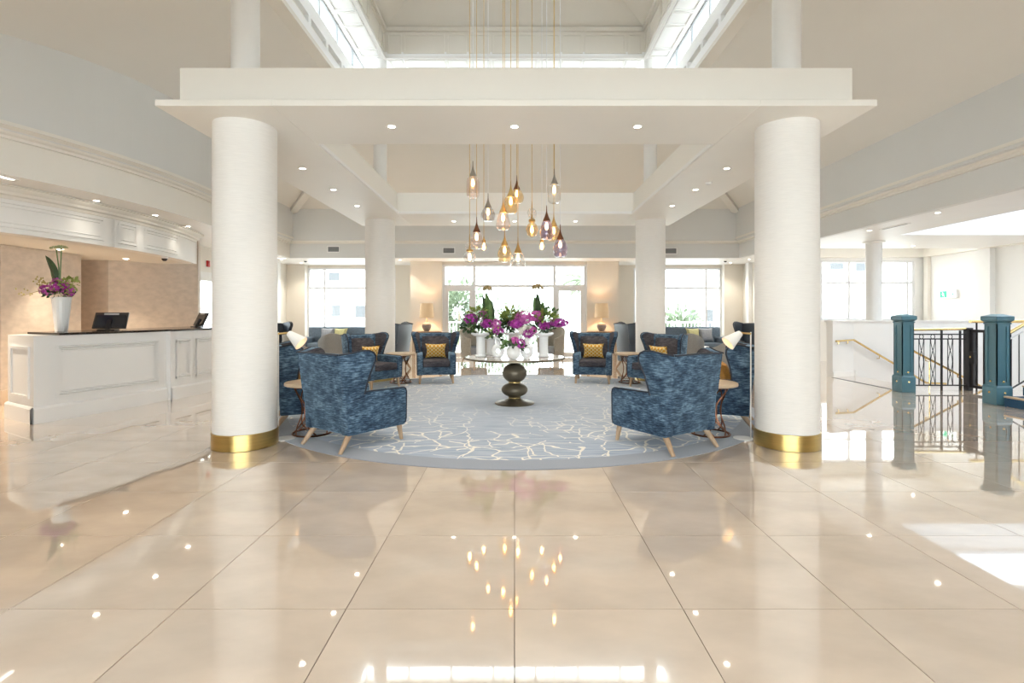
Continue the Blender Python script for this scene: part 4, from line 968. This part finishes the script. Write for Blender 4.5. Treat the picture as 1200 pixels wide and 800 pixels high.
# ------------------------------------------------------------------ pendants
plate = thing('pendant_ceiling_plate', 'round brass ceiling plate at the lantern apex carrying the pendants', 'ceiling plate', (0, LYC, 8.28))
part('plate', MB().lathe([(0, 0), (1.0, 0), (1.0, .03), (0, .04)], 48, caps=False), GOLD, plate); part('rod', MB().taper((0, 0, .03), (0, 0, .36), .03, .03), GOLD, plate)
CABG = M('gold_cable', (.66, .47, .22), .35, .6); CABS = M('silver_cable', (.75, .75, .76), .4)
CAPS = {'gold': M('cap_gold', (.55, .36, .14), .3, .9), 'bronze': M('cap_bronze', (.17, .07, .035), .3, .8), 'nickel': M('cap_nickel', (.30, .26, .22), .35, .9)}
def pendant(i, px, ytop, ybot, Y, gl, cap, cab, shape, label):
    X = at(px, Y); zt_, zb_ = zt(ytop, Y), zt(ybot, Y); h = zt_ - zb_
    t = thing('glass_pendant', label, 'pendant light', (X, Y, zb_), 0, 'glass pendants over the centre table')
    part('cable', MB().tube([(0, 0, h), (0, 0, 8.29 - zb_)], .0055, 6), cab, t)
    if shape == 'bubble':
        part('cap', MB().lathe([(.006, h + .10), (.016, h * .62), (.05, h * .60), (.055, h * .52), (.03, h * .50)], 20), cap, t)
        part('upper_bubble', MB().lathe(ball(h * .80, .075, h * .18), 24, caps=False), GCLEAR, t)
        part('glass_shade', MB().lathe([(.03, h * .52), (.085, h * .38), (.10, h * .24), (.07, h * .06), (0, 0)], 28, caps=False), gl, t)
        bz = h * .26
    elif shape == 'small':
        part('cap', MB().lathe([(.006, h + .05), (.014, h), (.03, h * .9), (.034, h * .72)], 16), cap, t)
        part('glass_shade', MB().lathe(ball(h * .36, .062, h * .36), 24, caps=False), gl, t); bz = h * .36
    else:
        ch_ = .115
        part('cap', MB().lathe([(.005, h + .14), (.008, h + .06), (.014, h + .02), (.02, h), (.034, h - .04), (.055, h - .085), (.062, h - ch_), (.05, h - ch_)], 24), cap, t)
        g = h - ch_ + .01
        if shape == 'drop': pr = [(.058, g), (.075, g * .86), (.098, g * .6), (.112, g * .36), (.108, g * .18), (.08, g * .04), (.0, 0)]
        elif shape == 'jar': pr = [(.058, g), (.085, g * .92), (.10, g * .75), (.10, g * .3), (.095, g * .1), (.07, 0), (0, .004)]
        else: pr = [(.058, g), (.085, g * .85), (.115, g * .55), (.12, g * .38), (.105, g * .12), (.075, 0), (0, .004)]
        part('glass_shade', MB().lathe(pr, 32, caps=False), gl, t)
        bz = g * .72
    part('bulb', MB().lathe([(0, bz - .06), (.018, bz - .05), (.027, bz - .02), (.022, bz + .025), (.010, bz + .06)], 16), GLOW, t)
    return t
PD = [(554.2, 199, 232, 7.9, GROSE, 'nickel', CABS, 'jar', 'rose glass jar pendant, highest at the reception end of the cluster'),
      (572, 236, 259, 8.3, GSMOKE, 'nickel', CABS, 'egg', 'small smoked egg pendant on a silver cable, second in from the reception end'),
      (589.6, 241, 270, 7.9, GROSE, 'gold', CABG, 'drop', 'rose drop pendant hanging mid-height just before the amber jar'),
      (598.6, 222, 250, 7.8, GAMBER, 'gold', CABG, 'jar', 'amber jar pendant high in the middle of the cluster'),
      (605.6, 215, 238, 8.6, GAMBER, 'bronze', CABG, 'egg', 'small bronze capped pendant tucked behind the amber jar'),
      (558.6, 264, 292, 8.2, GROSE, 'bronze', CABG, 'drop', 'rose drop pendant above the lowest bubble at the reception end'),
      (550.4, 282, 308, 7.72, GCLEAR, 'gold', CABG, 'bubble', 'clear bubble pendant, lowest at the reception end'),
      (591.4, 280, 307, 8.4, GAMBER, 'gold', CABG, 'egg', 'amber egg pendant low in the middle of the cluster'),
      (607, 288, 317, 7.9, GCLEAR, 'gold', CABG, 'egg', 'clear egg pendant, the lowest of the whole cluster'),
      (623.4, 243, 278, 8.1, GAMBER, 'gold', CABG, 'bubble', 'amber double bubble pendant right of the middle'),
      (640.6, 251, 281, 8.0, GPLUM, 'bronze', CABS, 'drop', 'large plum tinted drop pendant at the stair end'),
      (649.6, 208, 238, 7.9, GCLEAR, 'nickel', CABG, 'jar', 'clear jar pendant, highest at the stair end of the cluster'),
      (649, 258, 282, 8.4, GAMBER, 'gold', CABG, 'egg', 'amber egg pendant half behind the plum drop'),
      (635, 280, 293, 8.5, GCLEAR, 'gold', CABS, 'small', 'tiny clear ball pendant below the plum drop'),
      (656.5, 273, 301, 8.2, GPLUM, 'bronze', CABS, 'egg', 'dark plum pendant, outermost at the stair end'),
      (567, 280, 294, 8.5, GCLEAR, 'gold', CABG, 'small', 'tiny clear ball pendant beside the lowest bubble at the reception end')]
for i, p in enumerate(PD): pendant(i, p[0], p[1], p[2], p[3], p[4], CAPS[p[5]], p[6], p[7], p[8])

# ------------------------------------------------------------------ recessed downlights
spot = bpy.data.lights.new('downlight_beam', 'SPOT'); spot.energy = DOWN_W; spot.color = (1, .92, .79); spot.spot_size = radians(110); spot.spot_blend = .8; spot.shadow_soft_size = .04
tr_me = MB().lathe([(.036, 0), (.038, -.005), (.054, -.005), (.056, 0)], 24, caps=False).mesh('trim_ring', WHITE)
ln_me = MB().lathe([(0, -.003), (.036, -.003), (.036, 0), (0, 0)], 20, caps=False).mesh('lens', DLENS)
spot_r = spot.copy(); spot_r.energy = 4.0
def downlight(x, y, z, label, grp, spot=spot):
    t = thing('ceiling_downlight', label, 'downlight', (x, y, z), 0, grp)
    put('trim_ring', tr_me, t); put('lens', ln_me, t)
    l = bpy.data.objects.new('downlight_beam', spot); COL.objects.link(l); l.parent = t; l.location = (0, 0, -.02)
for x, w_ in ((-1.31, 'reception end'), (0, 'middle'), (1.31, 'stair end')):
    downlight(x, 5.44, 3.40, f'recessed downlight in the near canopy soffit, {w_}', 'canopy downlights')
    downlight(x, 10.98, 3.40, f'recessed downlight in the far canopy soffit, {w_}', 'canopy downlights')
for y, w_ in ((7.0, 'nearest'), (8.2, 'middle'), (9.42, 'farthest')):
    downlight(-2.91, y, 3.40, f'recessed downlight in the reception-side canopy soffit, {w_} of three', 'canopy downlights')
    downlight(2.91, y, 3.40, f'recessed downlight in the stair-side canopy soffit, {w_} of three', 'canopy downlights')
for px, y, w_ in ((113, 7.64, 'nearest'), (182, 8.76, 'middle'), (220.5, 9.87, 'farthest')):
    downlight(at(px, y), y, ZS, f'recessed downlight above the reception fascia, {w_} of three', 'reception downlights', spot_r)
for px, y, w_ in ((1099, 8.54, 'nearer'), (1019, 10.37, 'farther')):
    downlight(at(px, y), y, ZS, f'recessed downlight in the stair side soffit, {w_} of two', 'stair side downlights')
downlight(at(1070, 12.7), 12.7, ZS, 'recessed downlight before the stair hall window', 'stair side downlights')
for px, y, w_ in ((330, 15.8, 'outer'), (353, 16.9, 'inner')):
    downlight(at(px, y), y, ZS, f'recessed downlight in the far lounge ceiling, reception side, {w_}', 'far lounge downlights')
for px, y, w_ in ((878, 15.8, 'outer'), (856, 16.9, 'inner')):
    downlight(at(px, y), y, ZS, f'recessed downlight in the far lounge ceiling, stair side, {w_}', 'far lounge downlights')
downlight(at(484 - 15, 16.0), 16.0, ZS, 'recessed downlight in the far ceiling before the recessed wall, reception side', 'far lounge downlights')
# picture-light spot under the reception soffit, aimed at the wall pier
sp2 = bpy.data.lights.new('wall_washer_beam', 'SPOT'); sp2.energy = 140; sp2.color = (1, .86, .66); sp2.spot_size = radians(85); sp2.spot_blend = .9; sp2.shadow_soft_size = .03
for y, lb in ((8.55, 'wall washer in the reception soffit over the flower vase'), (10.0, 'wall washer in the reception soffit over the recess'), (6.9, 'wall washer in the reception soffit at the near end')):
    t = thing('ceiling_downlight', lb, 'downlight', (-7.62, y, 2.48), 0, 'reception downlights'); put('trim_ring', tr_me, t); put('lens', ln_me, t)
    l = bpy.data.objects.new('wall_washer_beam', sp2); COL.objects.link(l); l.parent = t; l.location = (0, 0, -.02); l.rotation_euler = (0, radians(-12), 0)

# ------------------------------------------------------------------ small fittings
def vent(px, py, label):
    Y = 15.45; t = thing('wall_vent', label, 'vent', (at(px, Y), Y, zt(py, Y)), 0, 'air vents on the far bulkhead')
    part('vent_frame', frame4(MB(), -.19, .19, -.10, .10, .025, lambda a, z, k: (a, -.02 * k, z)), WHITE, t, smooth=False); part('backing', MB().box(-.17, .17, -.006, 0, -.08, .08), VENTD, t, smooth=False)
    for k in range(5): part('louvre', MB().box(-.165, .165, -.016, -.008, -.066 + .03 * k, -.056 + .03 * k), M('louvre_grey', (.3, .3, .3), .5), t, smooth=False)
vent(391, 292, 'small louvred air vent on the far bulkhead above the reception side window'); vent(526, 293.5, 'small louvred air vent on the far bulkhead over the terrace screen'); vent(786, 294, 'small louvred air vent on the far bulkhead above the stair side window')
sl = thing('slot_diffuser', 'slim white air slot in the stair side soffit between two downlights', 'vent', (at(1048, 9.87), 9.87, ZS)); part('slot_frame', MB().box(-.05, .05, -.35, .35, -.012, 0), WHITE, sl); part('slot', MB().box(-.02, .02, -.32, .32, -.014, -.012), VENTD, sl)
sl = thing('slot_diffuser', 'slim white slot light in the ceiling above the reception desk', 'vent', (at(-6, 6.2), 6.2, ZS)); part('slot_frame', MB().box(-.07, .07, -.25, .25, -.012, 0), WHITE, sl); part('slot', MB().box(-.03, .03, -.22, .22, -.014, -.012), DIFFU, sl)  # ceiling slot light, its slot strip emits
for px, y, lb in ((358, 16.2, 'small dark ceiling sensor in the far lounge, reception side'), (850, 16.2, 'small dark ceiling sensor in the far lounge, stair side')):
    t = thing('ceiling_sensor', lb, 'sensor', (at(px, y), y, ZS), 0, 'ceiling sensors'); part('sensor_ring', MB().lathe([(0, 0), (.07, 0), (.06, -.02), (0, -.02)], 20, caps=False), WHITE, t); part('dome', MB().lathe([(.05, -.02), (.035, -.045), (0, -.055)], 20, caps=False), BLACK, t)
t = thing('smoke_detector', 'small white smoke detector under the stair-side canopy soffit', 'detector', (2.95, 7.75, 3.40)); part('housing', MB().lathe([(0, 0), (.05, 0), (.045, -.02), (.03, -.03), (0, -.03)], 20, caps=False), WHITE, t); part('grille', MB().lathe([(.031, -.03), (.02, -.036), (0, -.036)], 16, caps=False), GREY, t)
yc = arcy(FR, 199); xc = arcpt(FR, yc)[0] - .1
t = thing('security_camera', 'small dome security camera under the end of the reception fascia', 'camera', (xc, yc, 2.48)); part('mount', MB().lathe([(0, 0), (.06, 0), (.06, -.03), (0, -.03)], 20, caps=False), WHITE, t); part('dome', MB().lathe([(.05, -.03), (.045, -.055), (.025, -.075), (0, -.08)], 20, caps=False), BLACK, t)
t = thing('fire_alarm', 'small red fire alarm sounder on the wall beyond the reception', 'alarm', (-7.8, 12.95, zt(309, 12.95))); part('sounder', MB().box(0, .05, -.06, .06, -.08, .08), REDP, t, bevel=(.015, 2)); part('back_plate', MB().box(0, .01, -.075, .075, -.095, .095), WHITE, t)
# exit sign with running figure
t = thing('exit_sign', 'green and white running man exit sign on the stair hall wall', 'sign', (XR, 14.30, 1.96))
part('sign_box', MB().box(-.06, 0, -.28, .28, -.115, .115), WHITE, t, bevel=(.008, 1)); part('sign_panel', MB().box(-.064, -.06, -.265, .265, -.10, .10), WHITEL, t, smooth=False)
part('green_field', MB().box(-.067, -.064, .02, .255, -.09, .09), GREENL, t, smooth=False)
g = MB(); X_ = -.069
def quad(pts): g.prism(pts, lambda y, z: (-.067, y, z), lambda y, z: (-.070, y, z))
quad([(.145, .03), (.165, .03), (.15, -.02), (.125, -.015)]); quad([(.13, -.015), (.15, -.02), (.175, -.045), (.165, -.055)]); quad([(.125, -.015), (.14, -.02), (.115, -.065), (.10, -.06)]); quad([(.15, .03), (.165, .02), (.195, .005), (.19, -.005)]); quad([(.15, .03), (.14, .02), (.115, .02), (.115, .01), (.14, .005)])
quad([(.165 + .014 * cos(a), .052 + .014 * sin(a)) for a in [k * .785 for k in range(8)]])
part('running_figure', g, WHITEL, t, smooth=False)
g = MB(); quad([(-.05, .008), (-.16, .008), (-.16, .04), (-.22, 0), (-.16, -.04), (-.16, -.008), (-.05, -.008)]); part('arrow', g, GREENL, t, smooth=False)

# ------------------------------------------------------------------ newel posts and balustrades
def newel(label, x, y):
    t = thing('newel_post', label, 'newel post', (x, y, 0), 0, 'teal newel posts')
    B = .125; W_ = .105
    part('plinth_block', MB().box(-B, B, -B, B, 0, .27), TEAL, t, bevel=(.008, 2)); part('plinth_moulding', MB().hexa([(-B, -B, .27), (B, -B, .27), (B, B, .27), (-B, B, .27), (-W_ - .004, -W_ - .004, .30), (W_ + .004, -W_ - .004, .30), (W_ + .004, W_ + .004, .30), (-W_ - .004, W_ + .004, .30)]), TEAL, t, smooth=False)
    part('shaft', MB().box(-W_ + .014, W_ - .014, -W_ + .014, W_ - .014, .28, 1.26), TEAL, t, smooth=False)
    for k in range(4):
        rt = Matrix.Rotation(k * pi / 2, 4, 'Z')
        part('shaft_panel', frame4(MB(), -W_, W_, .30, 1.26, .055, lambda a, z, q: (a, -W_ + .014 - .014 * q, z)).xf(rt), TEAL, t, smooth=False)
        part('brass_stud', MB().lathe([(.018, 0), (.016, .006), (0, .014)], 14).xf(rt @ Matrix.Translation((0, -W_ + .014 - .014, .36)) @ Matrix.Rotation(pi / 2, 4, 'X')), GOLD, t)
        part('brass_stud', MB().lathe([(.018, 0), (.016, .006), (0, .014)], 14).xf(rt @ Matrix.Translation((0, -B, .19)) @ Matrix.Rotation(pi / 2, 4, 'X')), GOLD, t)
    part('neck_moulding', MB().box(-W_ - .012, W_ + .012, -W_ - .012, W_ + .012, 1.245, 1.27), TEAL, t, bevel=(.004, 1))
    c = .14; part('cap', MB().hexa([(-W_, -W_, 1.27), (W_, -W_, 1.27), (W_, W_, 1.27), (-W_, W_, 1.27), (-c, -c, 1.305), (c, -c, 1.305), (c, c, 1.305), (-c, c, 1.305)]).box(-c, c, -c, c, 1.305, 1.365), TEAL, t, bevel=(.006, 1))
    part('cap_top', MB().hexa([(-c, -c, 1.365), (c, -c, 1.365), (c, c, 1.365), (-c, c, 1.365), (-.05, -.05, 1.40), (.05, -.05, 1.40), (.05, .05, 1.40), (-.05, .05, 1.40)]), TEAL, t, smooth=False)
    return t
newel('teal panelled newel post at the far corner of the stairwell', 6.91 + .125, 9.10 + .125); newel('teal panelled newel post at the foot of the blue stairs', 7.39 + .125, 7.82 + .125)
def cyc(x, y, z, r_, ry=.0): return [(x + r_ * cos(a), y, z + r_ * sin(a)) for a in [2 * pi * k / 20 for k in range(20)]]
def motif(t, x, y, z0, z1, zc):
    m = MB()
    for s_ in (-1, 1):
        m.tube([(x + s_ * .048, y, z0), (x + s_ * .048, y, z1)], .006, 6)
        m.tube([(x + s_ * .040 * cos(pi * k / 12 * 2), y, z0 + (z1 - z0) * k / 12) for k in range(13)], .006, 6)
    part('baluster', m, IRON, t); part('ring', MB().tube(cyc(x, y, zc, .038), .006, 6, True), IRON, t)
ba = thing('iron_balustrade', 'black iron balustrade with brass handrail between newel post and gate', 'balustrade', (0, 9.37, 0))
part('brass_handrail', MB().tube([(7.14, 0, 1.115), (8.28, 0, 1.13)], .024, 10), GOLD, ba)
for z in (1.03, .945, .095): part('rail', MB().box(7.14, 8.28, -.012, .012, z - .011, z + .011), IRON, ba, smooth=False)
for x in (7.47, 7.68, 8.00): motif(ba, x, 0, .095, .945, .987)
for x in (7.84, 8.18): part('upright', MB().box(x - .013, x + .013, -.013, .013, 0, 1.10), IRON, ba, smooth=False)
gt = thing('iron_gate', 'black iron gate leaf folded back beside the stairs', 'gate', (8.33, 9.37, 0), radians(-82))
part('post', MB().box(-.05, .05, -.05, .05, 0, 1.15), IRON, gt, bevel=(.004, 1)); part('gate_frame', frame4(MB(), .06, .70, .06, 1.12, .05, lambda a, z, k: (a, -.025 + .05 * k, z)), IRON, gt, smooth=False)
for k in range(5): part('bar', MB().tube([(.16 + k * .11, 0, .10), (.16 + k * .11, 0, 1.08)], .010, 6), IRON, gt)
part('lock_box', MB().box(.03, .13, -.035, .035, .5, .72), IRON, gt, bevel=(.004, 1)); part('lock_stud', MB().lathe([(.02, 0), (0, .015)], 12).xf(Matrix.Translation((.06, -.036, .62)) @ Matrix.Rotation(pi / 2, 4, 'X')), GOLD, gt)
us = thing('blue_staircase', 'blue carpeted stairs rising from the near teal newel post', 'staircase', (7.47, 6.30, 0))
for k in range(7):
    part('step', MB().box(k * .28, k * .28 + (.29 if k < 6 else .9), 0, 1.48, 0 if k == 0 else .16 * k, .16 * (k + 1) - .012), STAIRB, us, smooth=False)
    part('nosing', MB().box(k * .28 - .02, k * .28 + .05, -.012, 1.48, .16 * (k + 1) - .03, .16 * (k + 1) - .004), NOSING, us, bevel=(.006, 1))
    part('tread_edge', MB().box(k * .28 + .05, k * .28 + .28, -.012, 0.03, .16 * (k + 1) - .03, .16 * (k + 1) - .006), NOSING, us, smooth=False)
    part('string_infill', MB().box(k * .28 + .0, k * .28 + .28, .02, 1.46, 0, .16 * k), STAIRB, us, smooth=False) if k else None
ub = thing('stair_balustrade', 'black iron balustrade with brass handrail climbing the blue stairs', 'balustrade', (7.66, 7.90, 0))
part('brass_handrail', MB().tube([(-.02, 0, 1.10), (1.6, 0, 2.03)], .026, 10), GOLD, ub); part('top_rail', MB().tube([(-.02, 0, 1.0), (1.6, 0, 1.93)], .012, 6), CABS, ub); part('bottom_rail', MB().tube([(-.02, 0, .22), (1.6, 0, 1.15)], .012, 6), IRON, ub)
for k in range(10): x = .03 + k * .12; part('baluster', MB().tube([(x, 0, .25 + x * .574), (x, 0, 1.02 + x * .574)], .008, 6), IRON, ub)
# brass handrails of the descending flight
h1 = thing('wall_handrail', 'brass handrail descending along the white stairwell wall', 'handrail', (0, 0, 0), 0, 'stairwell handrails')
part('rail', MB().tube([(7.14, 11.33, .80), (7.66, 11.53, .82), (9.3, 11.53, -.15), (9.75, 11.53, -.17)], .022, 10), GOLD, h1)
for x, y, z in ((7.22, 11.37, .79), (7.50, 11.48, .80), (8.25, 11.54, .45), (8.95, 11.54, .04)): part('bracket', MB().tube([(x, y, z), (x, y, z - .05), (x, y + .08, z - .06)], .010, 6), GOLD, h1)
h2 = thing('stair_handrail', 'brass handrail descending just behind the iron balustrade', 'handrail', (0, 0, 0), 0, 'stairwell handrails')
part('rail', MB().tube([(7.30, 9.56, .80), (8.45, 9.56, .20), (9.5, 9.56, -.35)], .020, 10), GOLD, h2)
for x in (7.7, 8.3, 9.0): part('bracket', MB().tube([(x, 9.56, .80 - (x - 7.3) * .52), (x, 9.56, .74 - (x - 7.3) * .52), (x, 9.47, .72 - (x - 7.3) * .52), (x, 9.47, -.3)], .010, 6), GOLD, h2)
gr = thing('landing_handrail', 'horizontal brass handrail behind the near teal newel post', 'handrail', (8.3, 9.30, 0), 0, 'stairwell handrails')
part('rail', MB().tube([(0, 0, 1.27), (3.6, 0, 1.27)], .03, 10), GOLD, gr)
for x in (.12, 1.3, 2.5): part('support', MB().tube([(x, 0, 0), (x, 0, 1.25)], .014, 8), IRON, gr)

# ------------------------------------------------------------------ outside the glass
struct('ground', MB().box(-60, 60, 17.9, 120, -.6, -.45), PAVE)
struct('terrace_floor', MB().box(-14, 14, 17.86, 22.5, -.45, -.03).box(-2.3, 2.3, 16.6, 17.86, -.2, -.01), PAVE)
tr = thing('terrace_railing', 'white metal terrace railing beyond the glass doors', 'railing', (0, 21.0, -.03))
for z in (.12, 1.10): part('rail', MB().box(-12, 12, -.025, .025, z - .025, z + .025), WHITE, tr, smooth=False)
bme = MB().box(-.012, .012, -.012, .012, .12, 1.10).mesh('bar', WHITE, smooth=False); pme = MB().box(-.03, .03, -.03, .03, 0, 1.14).mesh('railing_post', WHITE, smooth=False)
for k in range(-28, 29): put('bar', bme, tr, (k * .14, 0, 0))
o_ = MB()
for k in range(29, 85):
    for s_ in (-1, 1): o_.box(s_ * k * .14 - .012, s_ * k * .14 + .012, -.012, .012, .12, 1.10)
stuff(part('bars', o_, WHITE, tr, smooth=False))
for k in range(-6, 7): put('railing_post', pme, tr, (k * 1.96 + .07, 0, 0))
def building(label, x0, x1, y, h, wins):
    b = thing('pale_building', label, 'building', ((x0 + x1) / 2, y, -.45)); hw_ = (x1 - x0) / 2
    part('wall', MB().box(-hw_, hw_, 0, 10, 0, h), RENDER_, b, smooth=False); part('roof', MB().box(-hw_ - .4, hw_ + .4, -.4, 10.4, h, h + .3), RENDER_, b, smooth=False)
    for (wx, wz, ww, wh) in wins:
        wx -= (x0 + x1) / 2; wz += .45
        f = part('window', frame4(MB(), wx - ww / 2, wx + ww / 2, wz - wh / 2, wz + wh / 2, .12, lambda a, z, k: (a, -.06 * k, z)), WHITE, b, smooth=False)
        part('pane', MB().box(wx - ww / 2 + .1, wx + ww / 2 - .1, -.02, 0, wz - wh / 2 + .1, wz + wh / 2 - .1), WINDK, f, smooth=False)
Yb = 36.0
building('white building across the terrace seen through the reception side window', -20, -4.5, Yb, 14, [(at(392, Yb), zt(364, Yb), 1.1, 1.0), (at(424, Yb), zt(365, Yb), 1.1, 1.1), (at(335, Yb), zt(365, Yb), 1.1, 1.1), (at(392, Yb), zt(324, Yb), 1.0, .8)])
building('white building across the terrace seen through the stair side window', 10.5, 33, Yb, 14, [(at(832, Yb), zt(374, Yb), .7, 1.6), (at(812, Yb), zt(374, Yb), .7, 1.6), (at(980, Yb), zt(310, Yb), 1.2, .9), (at(1010, Yb), zt(312, Yb), 1.2, .9)])
def bush(label, x, y, z, rx, rz, n_, sd_):
    t = thing('garden_bush', label, 'bush', (x, y, -.45), 0, 'bushes beyond the terrace')
    stuff(part('foliage', leafspray((0, 0, z), (rx, rx * .8, rz), n_, .30, sd_), BUSH, t)); part('trunk', MB().taper((0, 0, 0), (0, 0, z), .09, .05), TRUNK, t)
bush('leafy bush beyond the terrace railing behind the reception side glass door', at(538, 25), 25, 2.0, 1.1, 1.6, 900, 1); bush('low spreading bush beyond the terrace railing behind the table flowers', at(590, 27), 27, 1.3, 1.8, 1.2, 900, 2)
bush('low bush beyond the terrace near the middle pane', at(634, 31), 31, 1.1, 1.2, 1.0, 600, 3); bush('rounded bush through the stair side lounge window', at(795, 28), 28, 1.1, 1.2, 1.1, 700, 4)
pt = thing('palm_tree', 'palm like tree beyond the stair side terrace door', 'tree', (at(684, 24), 24, -.45)); part('trunk', MB().taper((0, 0, 0), (.1, 0, 3.4), .13, .09), TRUNK, pt)
rn = random.Random(8)
for k in range(22):
    a = k * 2.4; el = rn.uniform(-.9, .7); L_ = rn.uniform(1.0, 1.5); tip = Vector((.1 + L_ * cos(a) * cos(el), L_ * sin(a) * cos(el), 3.4 + L_ * sin(el)))
    part('frond', blade((.1, 0, 3.4), tip, .07, (0, 0, .22)), BUSH, pt)
